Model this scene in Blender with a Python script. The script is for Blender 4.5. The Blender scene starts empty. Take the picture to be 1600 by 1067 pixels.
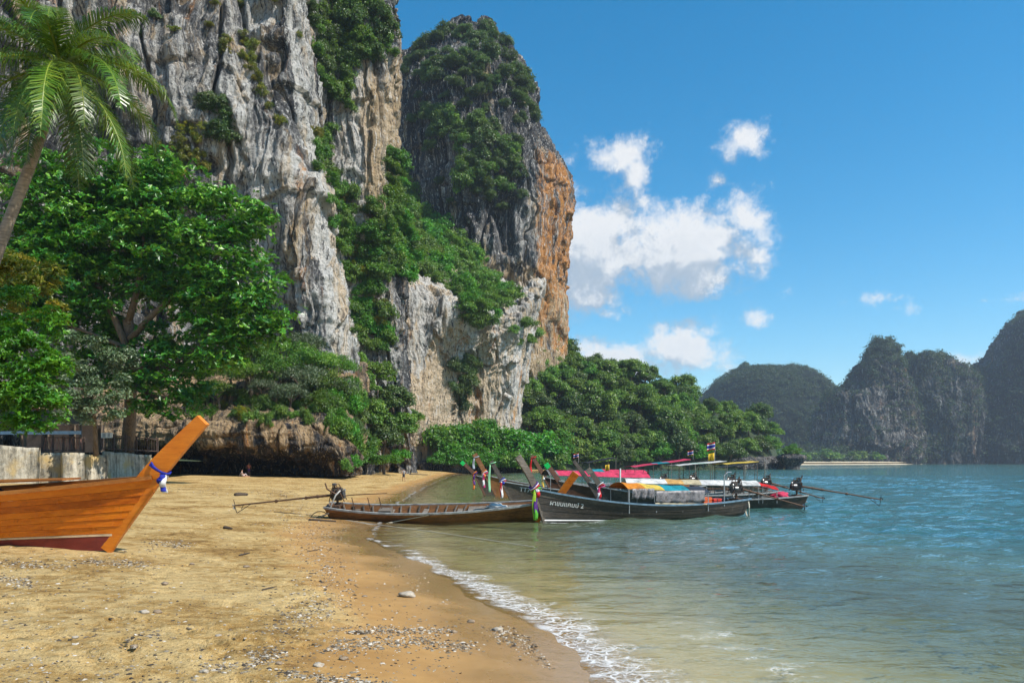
import bpy, math, random
import numpy as np
from mathutils import Vector, Matrix
from mathutils.bvhtree import BVHTree

# ------------------------------------------------------------------ camera, sky, sun, exposure
SC = bpy.context.scene
COL = SC.collection
FPX, HY, HC = 1200.0, 721.0, 2.6          # focal length in photo pixels, horizon row, eye height above the water
cam = bpy.data.cameras.new('camera'); cam_o = bpy.data.objects.new('camera', cam); COL.objects.link(cam_o)
cam.sensor_width = 36; cam.lens = FPX / 1600 * 36; cam.shift_y = (HY - 533.5) / 1600
cam.clip_start = 0.1; cam.clip_end = 20000
cam_o.location = (0, 0, HC); cam_o.rotation_euler = (math.radians(90), 0, 0)
SC.camera = cam_o
SUN_EL, SUN_AZ = 48.0, 115.0               # degrees; azimuth clockwise from +Y (view direction): sun right and behind the camera
v = SC.view_settings
v.view_transform = 'Standard'; v.look = 'None'; v.gamma = 1; v.exposure = 0.44; v.use_curve_mapping = False
SC.render.engine = 'CYCLES'
cy = SC.cycles
cy.use_denoising = True; cy.use_adaptive_sampling = True; cy.adaptive_threshold = .02; cy.adaptive_min_samples = 12
try: cy.denoiser = 'OPENIMAGEDENOISE'
except Exception: pass
cy.max_bounces = 4; cy.diffuse_bounces = 2; cy.glossy_bounces = 3; cy.transmission_bounces = 3
cy.transparent_max_bounces = 8; cy.volume_bounces = 0
cy.caustics_reflective = False; cy.caustics_refractive = False
cy.sample_clamp_indirect = 6

def N(nt, typ, out=None, **kw):
    n = nt.nodes.new(typ)
    for k, val in kw.items():
        if k.startswith('_'): setattr(n, k[1:], val); continue
        key = int(k[1:]) if k[0] == 'i' and k[1:].isdigit() else k.replace('__', ' ')
        s = n.inputs[key]
        if isinstance(val, bpy.types.NodeSocket): nt.links.new(val, s)
        elif isinstance(val, bpy.types.Node): nt.links.new(val.outputs[0], s)
        else: s.default_value = val
    return n
def M(nt, op, a, b=None, c=None, clamp=False):
    kw = {'i0': a}
    if b is not None: kw['i1'] = b
    if c is not None: kw['i2'] = c
    n = N(nt, 'ShaderNodeMath', _operation=op, _use_clamp=clamp, **kw)
    return n.outputs[0]
def VM(nt, op, a, b=None):
    kw = {'i0': a}
    if b is not None: kw['i1'] = b
    return N(nt, 'ShaderNodeVectorMath', _operation=op, **kw).outputs[0]
def MIX(nt, f, a, b, mode='MIX'):
    n = nt.nodes.new('ShaderNodeMix'); n.data_type = 'RGBA'; n.blend_type = mode; n.clamp_factor = True
    for s, val in ((n.inputs[0], f), (n.inputs[6], a), (n.inputs[7], b)):
        if isinstance(val, bpy.types.NodeSocket): nt.links.new(val, s)
        elif isinstance(val, bpy.types.Node): nt.links.new(val.outputs[0], s)
        else: s.default_value = (*val, 1) if isinstance(val, tuple) and len(val) == 3 else val
    return n.outputs[2]
def SS(nt, x, a, b):
    n = N(nt, 'ShaderNodeMapRange', _interpolation_type='SMOOTHSTEP', i0=x, i1=a, i2=b, i3=0.0, i4=1.0)
    return n.outputs[0]
def RAMP(nt, f, stops):
    n = N(nt, 'ShaderNodeValToRGB', Fac=f); cr = n.color_ramp
    while len(cr.elements) < len(stops): cr.elements.new(0.5)
    for e, (p, c) in zip(cr.elements, stops): e.position = p; e.color = (*c, 1)
    return n.outputs[0]
def NOISE(nt, vec, scale, detail=4, rough=.55, dist=0.0):
    return N(nt, 'ShaderNodeTexNoise', Vector=vec, Scale=scale, Detail=detail, Roughness=rough, Distortion=dist).outputs[0]

# sky with its clouds
world = bpy.data.worlds.new('World'); SC.world = world; world.use_nodes = True
wt = world.node_tree; wt.nodes.clear()
sky = wt.nodes.new('ShaderNodeTexSky'); sky.sky_type = 'NISHITA'; sky.sun_disc = False
sky.sun_elevation = math.radians(SUN_EL); sky.sun_rotation = math.radians(SUN_AZ)
sky.air_density = 1.0; sky.dust_density = 0.05; sky.ozone_density = 3.0; sky.altitude = 0
geo = N(wt, 'ShaderNodeTexCoord'); dirv = geo.outputs['Generated']
sep = N(wt, 'ShaderNodeSeparateXYZ', i0=dirv)
az = M(wt, 'ARCTAN2', sep.outputs[0], sep.outputs[1]); el = M(wt, 'ARCSINE', sep.outputs[2])
BLOBS = []
# (photo x, photo y, half width px, half height px, weight)
for (x, y, w, h, k) in ((1030, 405, 165, 60, 1.0), (925, 385, 120, 80, .9), (930, 440, 130, 60, .75), (1165, 335, 52, 54, .75), (1110, 378, 75, 56, .8),
                        (975, 240, 70, 28, .75), (995, 272, 28, 38, .7), (930, 225, 34, 26, .62), (1160, 212, 42, 36, .6), (1122, 284, 24, 16, .55),
                        (1060, 545, 95, 46, .82), (955, 562, 85, 36, .85), (1010, 570, 120, 30, .7), (1172, 502, 30, 18, .6), (1105, 515, 40, 30, .7),
                        (1235, 458, 55, 20, .42), (1335, 470, 90, 18, .42), (1540, 470, 150, 12, .46), (1500, 580, 170, 34, .52)):
    u, vv = (x - 800) / FPX, (HY - y) / FPX
    BLOBS.append((math.atan(u), math.atan2(vv, math.hypot(u, 1)), w / FPX, h / FPX, k))
def cloud_density(du, dv, det):
    """cumulus and wisps as a density over the sky directions; du, dv shift the sample"""
    p = N(wt, 'ShaderNodeCombineXYZ', i0=M(wt, 'ADD', az, du), i1=M(wt, 'ADD', el, dv), i2=0.0).outputs[0]
    n1 = NOISE(wt, p, 15.0, det, .66)
    tot = M(wt, 'MULTIPLY', around, .8)
    for (A, E, sw, sh, k) in BLOBS:
        q = N(wt, 'ShaderNodeVectorMath', _operation='MULTIPLY_ADD', i0=p, i1=(1 / sw, 1 / sh, 0), i2=(-A / sw, -E / sh, 0)).outputs[0]
        r2 = N(wt, 'ShaderNodeVectorMath', _operation='LENGTH', i0=q).outputs['Value']
        tot = M(wt, 'MAXIMUM', tot, M(wt, 'MULTIPLY_ADD', r2, -.62 * k, k * 1.12))
    return M(wt, 'MULTIPLY_ADD', n1, 1.75, M(wt, 'SUBTRACT', tot, .875))
# the same kind of fair-weather cloud all round, outside the stretch of sky placed above
around = M(wt, 'MULTIPLY', SS(wt, M(wt, 'ABSOLUTE', M(wt, 'SUBTRACT', az, 0.1)), .62, .9), M(wt, 'SUBTRACT', 1.0, SS(wt, el, .15, .75)))
around = M(wt, 'MULTIPLY', around, SS(wt, NOISE(wt, dirv, 3.0, 1, .5), .45, .7))
d0 = cloud_density(0.0, 0.0, 7)
d1 = cloud_density(0.012, 0.034, 4)
cover = SS(wt, d0, .36, .78)
lit = SS(wt, M(wt, 'SUBTRACT', d0, d1), -.16, .26)
thick = SS(wt, d0, .6, 1.25)
ccol = MIX(wt, lit, (2.6, 3.1, 3.7), (5.5, 5.5, 5.5))
ccol = MIX(wt, M(wt, 'MULTIPLY', thick, .35), ccol, (3.5, 3.85, 4.25))
hsv = N(wt, 'ShaderNodeHueSaturation', Hue=.487, Saturation=1.4, Value=.98, Fac=1.0, Color=sky.outputs[0])
skyc = MIX(wt, M(wt, 'MULTIPLY', cover, .93), hsv.outputs[0], ccol)
bg = N(wt, 'ShaderNodeBackground', Color=skyc, Strength=0.13)
N(wt, 'ShaderNodeOutputWorld', Surface=bg)
world.cycles.sampling_method = 'NONE'

sun = bpy.data.lights.new('sun', 'SUN'); sun.energy = 5.0; sun.angle = math.radians(.53); sun.color = (1, .945, .86)
sun_o = bpy.data.objects.new('sun', sun); COL.objects.link(sun_o)
ce, se = math.cos(math.radians(SUN_EL)), math.sin(math.radians(SUN_EL))
to_sun = Vector((math.sin(math.radians(SUN_AZ)) * ce, math.cos(math.radians(SUN_AZ)) * ce, se))
sun_o.rotation_euler = to_sun.to_track_quat('Z', 'Y').to_euler(); sun_o.location = (60, -60, 120)

# ------------------------------------------------------------------ helpers
rng = np.random.default_rng(7); random.seed(7)
def W(px, py, d):
    return ((px - 800) / FPX * d, d, HC + (HY - py) / FPX * d)
def _hash(x, y, z, seed):
    h = (x.astype(np.uint32) * np.uint32(374761393) + y.astype(np.uint32) * np.uint32(668265263)
         + z.astype(np.uint32) * np.uint32(2147483647) + np.uint32((seed * 974634777) & 0xffffffff))
    h = (h ^ (h >> np.uint32(13))) * np.uint32(1274126177)
    h = (h ^ (h >> np.uint32(15))) * np.uint32(2246822519)
    return ((h ^ (h >> np.uint32(16))) & np.uint32(0xffffff)).astype(np.float32) / np.float32(0xffffff)
def vnoise(p, seed=0):
    p = np.asarray(p, np.float32); i = np.floor(p).astype(np.int64); f = (p - i).astype(np.float32)
    u = f * f * (3 - 2 * f); r = 0
    for dx in (0, 1):
        wx = u[..., 0] if dx else 1 - u[..., 0]
        for dy in (0, 1):
            wy = u[..., 1] if dy else 1 - u[..., 1]
            for dz in (0, 1):
                wz = u[..., 2] if dz else 1 - u[..., 2]
                r = r + wx * wy * wz * _hash(i[..., 0] + dx, i[..., 1] + dy, i[..., 2] + dz, seed)
    return r
def fbm(p, oct=4, seed=0, gain=.5):
    p = np.asarray(p, np.float32); a, s, t = 1.0, 0, 0
    for o in range(oct):
        s = s + a * vnoise(p * (2.03 ** o), seed + o * 17); t += a; a *= gain
    return s / t - .5
def ridge(p, oct=3, seed=0):
    p = np.asarray(p, np.float32); a, s, t = 1.0, 0, 0
    for o in range(oct):
        s = s + a * (1 - np.abs(2 * vnoise(p * (2.1 ** o), seed + o * 13) - 1)); t += a; a *= .5
    return s / t
def smooth(x, a, b):
    t = np.clip((x - a) / (b - a), 0, 1); return t * t * (3 - 2 * t)

def link(o, parent=None, label=None, cat=None, group=None, kind=None):
    COL.objects.link(o)
    if parent is not None: o.parent = parent
    if label: o['label'] = label
    if cat: o['category'] = cat
    if group: o['group'] = group
    if kind: o['kind'] = kind
    return o
def empty(name, loc=(0, 0, 0), rz=0, label=None, cat=None, group=None):
    o = bpy.data.objects.new(name, None); o.empty_display_size = .3
    o.location = loc; o.rotation_euler = (0, 0, rz)
    return link(o, None, label, cat, group)
def np_mesh(name, verts, faces, mat=None, smooth_shade=True, attrs=None):
    """verts (n,3), faces (m,k) int array"""
    me = bpy.data.meshes.new(name)
    verts = np.ascontiguousarray(verts, np.float32); faces = np.ascontiguousarray(faces, np.int32)
    m, k = faces.shape
    me.vertices.add(len(verts)); me.vertices.foreach_set('co', verts.ravel())
    me.loops.add(m * k); me.loops.foreach_set('vertex_index', faces.ravel())
    me.polygons.add(m); me.polygons.foreach_set('loop_start', np.arange(m, dtype=np.int32) * k)
    try: me.polygons.foreach_set('loop_total', np.full(m, k, np.int32))
    except Exception: pass
    me.update(calc_edges=True)
    me.polygons.foreach_set('use_smooth', np.full(m, smooth_shade))
    for nm, (dom, arr) in (attrs or {}).items():
        a = me.attributes.new(nm, 'FLOAT', dom); a.data.foreach_set('value', np.ascontiguousarray(arr, np.float32).ravel())
    if mat: me.materials.append(mat)
    me.validate()
    return me
def grid_faces(nr, nc):
    i = np.arange((nr - 1) * nc).reshape(nr - 1, nc)[:, :-1]
    return np.stack([i, i + 1, i + nc + 1, i + nc], -1).reshape(-1, 4)
def crmat(n, m):
    """m samples of a Catmull-Rom curve through n points, as an (m,n) matrix"""
    Wm = np.zeros((m, n)); t = np.linspace(0, n - 1, m); i = np.minimum(t.astype(int), n - 2); f = t - i
    cs = (-.5 * f + f * f - .5 * f ** 3, 1 - 2.5 * f * f + 1.5 * f ** 3, .5 * f + 2 * f * f - 1.5 * f ** 3, -.5 * f * f + .5 * f ** 3)
    for k, c in enumerate(cs):
        np.add.at(Wm, (np.arange(m), np.clip(i + k - 1, 0, n - 1)), c)
    return Wm
class MB:
    """collects shapes, then becomes one mesh object"""
    def __init__(s): s.v = []; s.f = []; s.m = []
    def add(s, vs, fs, mi=0):
        b = len(s.v); s.v += [tuple(p) for p in vs]; s.f += [tuple(i + b for i in f) for f in fs]; s.m += [mi] * len(fs); return s
    def box(s, c, d, mi=0, rot=None):
        vs = []
        for x in (-.5, .5):
            for y in (-.5, .5):
                for z in (-.5, .5):
                    q = Vector((x * d[0], y * d[1], z * d[2]))
                    if rot: q = rot @ q
                    vs.append(q + Vector(c))
        return s.add(vs, [(0, 1, 3, 2), (4, 6, 7, 5), (0, 4, 5, 1), (2, 3, 7, 6), (0, 2, 6, 4), (1, 5, 7, 3)], mi)
    def bar(s, a, b, w, h, mi=0):
        a, b = Vector(a), Vector(b); d = b - a
        q = d.to_track_quat('X', 'Z').to_matrix()
        return s.box((a + b) / 2, (d.length, w, h), mi, q)
    def tube(s, pts, r, n=8, mi=0, cap=True):
        pts = [Vector(p) for p in pts]; k = len(pts)
        rs = list(r) if hasattr(r, '__len__') else [r] * k
        vs, fs = [], []; up = Vector((0, 0, 1)); prev = None
        for i in range(k):
            t = (pts[min(i + 1, k - 1)] - pts[max(i - 1, 0)])
            t = t.normalized() if t.length > 1e-9 else up
            if prev is None:
                a = t.cross(Vector((0, 1, 0)) if abs(t.y) < .8 else Vector((1, 0, 0))).normalized()
            else:
                a = (prev - t * prev.dot(t)); a = a.normalized() if a.length > 1e-6 else t.orthogonal().normalized()
            prev = a; b = t.cross(a)
            for j in range(n):
                an = 2 * math.pi * j / n; vs.append(pts[i] + (a * math.cos(an) + b * math.sin(an)) * rs[i])
        for i in range(k - 1):
            for j in range(n):
                j2 = (j + 1) % n; fs.append((i * n + j, i * n + j2, (i + 1) * n + j2, (i + 1) * n + j))
        if cap: fs += [tuple(reversed(range(n))), tuple((k - 1) * n + j for j in range(n))]
        return s.add(vs, fs, mi)
    def sweep(s, pts, prof, side=None, mi=0):
        """profile points (a,b) swept: a along the sideways axis, b along the other normal"""
        pts = [Vector(p) for p in pts]; k = len(pts); n = len(prof[0]) if isinstance(prof[0], list) else len(prof)
        vs, fs = [], []
        for i in range(k):
            t = (pts[min(i + 1, k - 1)] - pts[max(i - 1, 0)]).normalized()
            a = Vector(side) if side else Vector((0, 0, 1)).cross(t).normalized()
            b = t.cross(a).normalized()
            pr = prof[i] if isinstance(prof[0], list) else prof
            for (x, y) in pr: vs.append(pts[i] + a * x + b * y)
        for i in range(k - 1):
            for j in range(n):
                j2 = (j + 1) % n; fs.append((i * n + j, i * n + j2, (i + 1) * n + j2, (i + 1) * n + j))
        fs += [tuple(reversed(range(n))), tuple((k - 1) * n + j for j in range(n))]
        return s.add(vs, fs, mi)
    def build(s, name, mats, parent=None, smooth_shade=False, **kw):
        me = bpy.data.meshes.new(name); me.from_pydata(s.v, [], s.f)
        for m in (mats if isinstance(mats, (list, tuple)) else [mats]): me.materials.append(m)
        if any(s.m): me.polygons.foreach_set('material_index', s.m)
        if smooth_shade: me.polygons.foreach_set('use_smooth', [True] * len(s.f))
        me.update()
        return link(bpy.data.objects.new(name, me), parent, **kw)

# ------------------------------------------------------------------ materials
def newmat(name):
    m = bpy.data.materials.new(name); m.use_nodes = True; nt = m.node_tree; nt.nodes.clear()
    out = nt.nodes.new('ShaderNodeOutputMaterial'); return m, nt, out
def objco(nt): return N(nt, 'ShaderNodeTexCoord').outputs['Object']
def stretch(nt, vec, s): return VM(nt, 'MULTIPLY', vec, s)
def attr(nt, name): return N(nt, 'ShaderNodeAttribute', _attribute_name=name).outputs['Fac']

def rock_mat(name, dark=(.035, .036, .04), mid=(.17, .168, .165), light=(.6, .58, .535), tan=(.5, .34, .18), orange=(.46, .16, .035), bias=0.0, sc=1.0, veg=None):
    m, nt, out = newmat(name)
    co = N(nt, 'ShaderNodeNewGeometry').outputs['Position']
    warp = N(nt, 'ShaderNodeTexNoise', Vector=co, Scale=.12 * sc, Detail=3.0).outputs[1]
    cw = VM(nt, 'ADD', co, VM(nt, 'MULTIPLY', VM(nt, 'SUBTRACT', warp, (.5, .5, .5)), (5 / sc, 5 / sc, 5 / sc)))
    st = NOISE(nt, stretch(nt, cw, (1, 1, .05)), 1.05 * sc, 7, .68)
    st2 = NOISE(nt, stretch(nt, cw, (1, 1, .09)), .3 * sc, 4, .6)
    big = NOISE(nt, stretch(nt, co, (1, 1, .5)), .055 * sc, 3, .55)
    fine = NOISE(nt, co, 2.2 * sc, 6, .7)
    k = M(nt, 'ADD', M(nt, 'MULTIPLY', st, .62), M(nt, 'ADD', M(nt, 'MULTIPLY', st2, .5), M(nt, 'MULTIPLY', big, .8)))
    k = M(nt, 'ADD', k, M(nt, 'MULTIPLY', M(nt, 'SUBTRACT', fine, .5), .45))
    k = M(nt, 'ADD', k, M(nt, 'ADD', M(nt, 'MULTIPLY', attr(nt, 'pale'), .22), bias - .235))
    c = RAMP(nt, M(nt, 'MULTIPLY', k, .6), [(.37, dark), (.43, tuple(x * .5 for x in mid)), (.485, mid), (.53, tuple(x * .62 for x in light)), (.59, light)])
    tn = NOISE(nt, stretch(nt, cw, (1, 1, .12)), .4 * sc, 4, .6)
    c = MIX(nt, M(nt, 'MULTIPLY', SS(nt, M(nt, 'ADD', tn, M(nt, 'MULTIPLY', attr(nt, 'tan'), .3)), .56, .75), .75), c, MIX(nt, fine, tan, (.62, .47, .28)))
    o2 = NOISE(nt, stretch(nt, cw, (1, 1, .1)), .55 * sc, 5, .6)
    of = SS(nt, M(nt, 'ADD', o2, M(nt, 'MULTIPLY', attr(nt, 'orange'), .27)), .6, .82)
    c = MIX(nt, of, c, MIX(nt, fine, orange, (.55, .3, .1)))
    thin = NOISE(nt, stretch(nt, cw, (1, 1, .035)), 2.9 * sc, 4, .6)
    c = MIX(nt, M(nt, 'MULTIPLY', SS(nt, thin, .54, .63), .85), c, tuple(x * 1.2 for x in dark))
    c = MIX(nt, M(nt, 'MULTIPLY', M(nt, 'SUBTRACT', 1.0, SS(nt, thin, .35, .44)), .85), c, light)
    if veg:
        gn = NOISE(nt, co, .5 * sc, 5, .7)
        c = MIX(nt, SS(nt, M(nt, 'ADD', gn, M(nt, 'MULTIPLY', attr(nt, 'veg'), .6)), .62, .8), c, veg)
    b = N(nt, 'ShaderNodeBump', Strength=1.0, Distance=1.0 / sc, Height=M(nt, 'ADD', M(nt, 'MULTIPLY', st, .9), M(nt, 'ADD', M(nt, 'MULTIPLY', fine, .8), M(nt, 'MULTIPLY', thin, .25))))
    p = N(nt, 'ShaderNodeBsdfPrincipled', Base__Color=c, Roughness=.9, Normal=b)
    p.inputs['Specular IOR Level'].default_value = .15
    nt.links.new(p.outputs[0], out.inputs[0]); return m

def leaf_mat(name, cols, trans=.3, rough=.45, hue=.5):
    m, nt, out = newmat(name)
    t = attr(nt, 'tint'); rnd = N(nt, 'ShaderNodeObjectInfo').outputs['Random']
    c = RAMP(nt, t, [(i / (len(cols) - 1), col) for i, col in enumerate(cols)])
    c = N(nt, 'ShaderNodeHueSaturation', Hue=M(nt, 'ADD', hue - .014, M(nt, 'MULTIPLY', rnd, .028)), Saturation=1.05,
          Value=M(nt, 'ADD', .75, M(nt, 'MULTIPLY', rnd, .5)), Fac=1.0, Color=c).outputs[0]
    p = N(nt, 'ShaderNodeBsdfPrincipled', Base__Color=c, Roughness=rough); p.inputs['Specular IOR Level'].default_value = .5
    tr = N(nt, 'ShaderNodeBsdfTranslucent', Color=MIX(nt, .5, c, (.25, .4, .03), 'SCREEN'))
    mx = N(nt, 'ShaderNodeMixShader', Fac=trans, i1=p, i2=tr)
    nt.links.new(mx.outputs[0], out.inputs[0]); return m

def plain(name, col, rough=.6, metal=0.0, var=.25, scale=6.0, bump=.15, spec=.4, stretchv=(1, 1, 1), dark=None, trans=0.0):
    """a painted, worn or natural surface: colour with blotches and fine relief"""
    m, nt, out = newmat(name); co = stretch(nt, objco(nt), stretchv)
    n = NOISE(nt, co, scale, 6, .65)
    d = dark or tuple(x * (1 - var * 1.6) for x in col); l = tuple(min(1, x * (1 + var)) for x in col)
    c = RAMP(nt, n, [(.3, d), (.52, col), (.75, l)])
    b = N(nt, 'ShaderNodeBump', Strength=bump, Distance=.02, Height=n)
    p = N(nt, 'ShaderNodeBsdfPrincipled', Base__Color=c, Roughness=rough, Metallic=metal, Normal=b); p.inputs['Specular IOR Level'].default_value = spec
    sh = p
    if trans: sh = N(nt, 'ShaderNodeMixShader', Fac=trans, i1=p, i2=N(nt, 'ShaderNodeBsdfTranslucent', Color=c))
    nt.links.new(sh.outputs[0], out.inputs[0]); return m

def wood(name, a, b, c, rough=.45, spec=.4, sc=1.0, wear=None):
    """planks with grain along local x"""
    m, nt, out = newmat(name); co = objco(nt); rnd = N(nt, 'ShaderNodeObjectInfo').outputs['Random']
    co2 = VM(nt, 'ADD', co, N(nt, 'ShaderNodeCombineXYZ', i0=M(nt, 'MULTIPLY', rnd, 37.0), i1=0.0, i2=rnd).outputs[0])
    g = NOISE(nt, stretch(nt, co2, (.7, 6, 6)), 4 * sc, 6, .65, .6); g2 = NOISE(nt, co2, 1.1, 4, .6)
    k = M(nt, 'ADD', M(nt, 'MULTIPLY', g, .65), M(nt, 'MULTIPLY', g2, .45))
    k = M(nt, 'ADD', k, M(nt, 'MULTIPLY', M(nt, 'SUBTRACT', rnd, .5), .24))
    cc = RAMP(nt, k, [(.38, a), (.55, b), (.72, c)])
    if wear:
        wn = NOISE(nt, stretch(nt, co, (1.2, 1.2, .8)), 5.0, 7, .75)
        cc = MIX(nt, SS(nt, wn, .56, .72), cc, wear)
    bm = N(nt, 'ShaderNodeBump', Strength=.25, Distance=.01, Height=g)
    p = N(nt, 'ShaderNodeBsdfPrincipled', Base__Color=cc, Roughness=M(nt, 'ADD', rough - .1, M(nt, 'MULTIPLY', g2, .25)), Normal=bm); p.inputs['Specular IOR Level'].default_value = spec
    nt.links.new(p.outputs[0], out.inputs[0]); return m

MT = {}
MT['rock'] = rock_mat('limestone')
MT['rock_low'] = rock_mat('limestone_brown', mid=(.16, .12, .085), light=(.42, .33, .23), tan=(.36, .21, .09), bias=-.03, sc=1.7)
MT['rock_far'] = rock_mat('limestone_far', sc=.25, bias=-.03, veg=(.012, .02, .012), dark=(.02, .021, .022), mid=(.085, .084, .082), light=(.34, .325, .3), tan=(.2, .16, .11))  # rock tones darkened: the shade on the far peaks is mixed into the colour
MT['boulder'] = rock_mat('boulder_rock', sc=2.0, bias=-.06)
MT['leaf_almond'] = leaf_mat('leaf_almond', [(.012, .055, .008), (.03, .115, .012), (.08, .22, .022), (.27, .44, .07)], .24, .36)
MT['leaf_bright'] = leaf_mat('leaf_bright', [(.016, .075, .007), (.04, .16, .012), (.085, .25, .022), (.2, .4, .04)], .3)
MT['leaf_yellow'] = leaf_mat('leaf_yellow', [(.05, .09, .012), (.11, .15, .02), (.2, .2, .025), (.35, .25, .03)], .35)
MT['leaf_grey'] = leaf_mat('leaf_grey', [(.03, .055, .025), (.07, .11, .05), (.13, .17, .09), (.2, .23, .14)], .2)
MT['leaf_forest'] = leaf_mat('leaf_forest', [(.018, .055, .008), (.055, .135, .016), (.13, .235, .03), (.3, .4, .07)], .28)
MT['leaf_dark'] = leaf_mat('leaf_dark', [(.014, .036, .01), (.036, .078, .018), (.08, .14, .032), (.19, .25, .065)], .24)
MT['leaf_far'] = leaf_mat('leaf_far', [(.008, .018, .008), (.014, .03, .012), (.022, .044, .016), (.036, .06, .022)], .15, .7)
MT['leaf_palm'] = leaf_mat('leaf_palm', [(.018, .05, .008), (.04, .095, .012), (.085, .155, .018), (.24, .28, .04)], .2, .35)
MT['bark'] = plain('bark', (.16, .12, .085), .9, var=.4, scale=5, bump=.6, stretchv=(2, 2, .5))
MT['palm_bark'] = plain('palm_bark', (.25, .2, .15), .9, var=.35, scale=7, bump=.6, stretchv=(.6, .6, 3))
# ------------------------------------------------------------------ beach and sea
SHORE = np.array([(2.6, -12), (1.7, 2), (1.3, 6), (1.0, 9), (.31, 12.5), (-.48, 14.4), (-1.55, 17), (-2.6, 19.6), (-4.84, 25.8), (-5.5, 31.5), (-7, 45), (-8.3, 64),
                  (-10, 100), (-11.6, 150), (-10, 182), (-6, 194), (18, 222), (65, 258), (96, 275), (104, 312), (90, 420), (-260, 420), (-260, -12)], float)
def shore_dist(x, y):
    """distance to the waterline, positive on land"""
    x = np.asarray(x, float); y = np.asarray(y, float)
    best = np.full(x.shape, 1e9); inside = np.zeros(x.shape, bool); n = len(SHORE)
    wob = .35 * (vnoise(np.stack([x * .35, y * .35, x * 0], -1), 91) - .5) + .12 * (vnoise(np.stack([x * 1.3, y * 1.3, x * 0], -1), 92) - .5)
    for i in range(n):
        a, b = SHORE[i], SHORE[(i + 1) % n]; d = b - a
        if i < n - 3:
            t = np.clip(((x - a[0]) * d[0] + (y - a[1]) * d[1]) / (d @ d), 0, 1)
            best = np.minimum(best, np.hypot(x - a[0] - t * d[0], y - a[1] - t * d[1]))
        if a[1] != b[1]:
            c = ((a[1] > y) != (b[1] > y)) & (x < (b[0] - a[0]) * (y - a[1]) / (b[1] - a[1]) + a[0])
            inside ^= c
    return np.where(inside, best, -best) + wob
def ground_z(x, y):
    sd = shore_dist(x, y); x = np.asarray(x, float); y = np.asarray(y, float)
    sl = .125 - .065 * smooth(y, 20, 32) + .05 * smooth(y, 100, 150)
    up = 1.5 * (1 - np.exp(-np.maximum(sd, 0) * sl / 1.5))
    p = np.stack([x, y, x * 0], -1)
    dry = smooth(sd, 1.5, 4)
    bump = dry * (.10 * fbm(p * .33, 2, 5) + .05 * fbm(p * 1.6, 3, 9)) + smooth(sd, .3, 2) * .02 * fbm(p * 2.5, 2, 3)
    return np.where(sd > 0, up + bump, -np.minimum(.06 * -sd, 5.0))
def gz(x, y): return float(ground_z(np.array([x]), np.array([y]))[0])
def on_ground(px, py, water=False):
    """world point where a photo pixel meets the beach (or the water)"""
    d = 15.0
    for _ in range(40):
        x = (px - 800) / FPX * d; z = 0.0 if water else max(gz(x, d), 0.0)
        d = .5 * d + .5 * (FPX * (HC - z) / (py - HY))
    x = (px - 800) / FPX * d
    return Vector((x, d, 0.0 if water else max(gz(x, d), 0)))

def sand_material():
    m, nt, out = newmat('beach_sand'); co = N(nt, 'ShaderNodeNewGeometry').outputs['Position']; sd = attr(nt, 'sd')
    n1 = NOISE(nt, co, .5, 5, .6); n2 = NOISE(nt, co, 5.5, 6, .7); n3 = NOISE(nt, co, 34, 4, .7); n4 = NOISE(nt, co, 3.4, 5, .7); n5 = N(nt, 'ShaderNodeTexVoronoi', _feature='SMOOTH_F1', Vector=VM(nt, 'ADD', co, VM(nt, 'MULTIPLY', N(nt, 'ShaderNodeTexNoise', Vector=co, Scale=2.0).outputs[1], (.5, .5, 0))), Scale=2.6).outputs[0]
    k = M(nt, 'ADD', M(nt, 'MULTIPLY', n1, .5), M(nt, 'ADD', M(nt, 'MULTIPLY', n4, .38), M(nt, 'MULTIPLY', n2, .27)))
    dry = RAMP(nt, k, [(.45, (.19, .105, .032)), (.53, (.37, .228, .074)), (.63, (.55, .39, .17))])
    dry = MIX(nt, M(nt, 'MULTIPLY', SS(nt, n2, .56, .7), .6), dry, (.2, .12, .045)); dry = MIX(nt, SS(nt, n3, .56, .74), dry, (.13, .09, .045)); dry = MIX(nt, SS(nt, n3, .42, .25), dry, (.62, .53, .38))
    wetc = RAMP(nt, M(nt, 'ADD', M(nt, 'MULTIPLY', n1, .6), M(nt, 'MULTIPLY', n4, .4)), [(.35, (.3, .165, .055)), (.65, (.42, .245, .09))])
    edge = M(nt, 'ADD', sd, M(nt, 'MULTIPLY', M(nt, 'SUBTRACT', n1, .5), 2.2))
    wet = M(nt, 'SUBTRACT', 1.0, SS(nt, edge, 2.3, 3.5))
    soak = M(nt, 'SUBTRACT', 1.0, SS(nt, edge, .5, 2.3))
    c = MIX(nt, wet, dry, wetc); c = MIX(nt, M(nt, 'MULTIPLY', soak, .4), c, (.2, .115, .04)); c = MIX(nt, M(nt, 'SUBTRACT', 1.0, SS(nt, sd, -1.6, -.1)), c, (.5, .4, .2))
    b = N(nt, 'ShaderNodeBump', Strength=M(nt, 'SUBTRACT', .95, M(nt, 'MULTIPLY', wet, .88)), Distance=.11,
          Height=M(nt, 'ADD', M(nt, 'MULTIPLY', n2, .8), M(nt, 'ADD', M(nt, 'MULTIPLY', n3, .3), M(nt, 'ADD', M(nt, 'MULTIPLY', n4, .9), M(nt, 'MULTIPLY', n5, 1.0)))))
    ro = M(nt, 'SUBTRACT', .95, M(nt, 'MULTIPLY', soak, .7)); ro = M(nt, 'SUBTRACT', ro, M(nt, 'MULTIPLY', wet, .12))
    p = N(nt, 'ShaderNodeBsdfPrincipled', Base__Color=c, Roughness=ro, Normal=b)
    nt.links.new(M(nt, 'ADD', .15, M(nt, 'MULTIPLY', soak, .4)), p.inputs['Specular IOR Level'])
    nt.links.new(p.outputs[0], out.inputs[0]); return m
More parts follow.
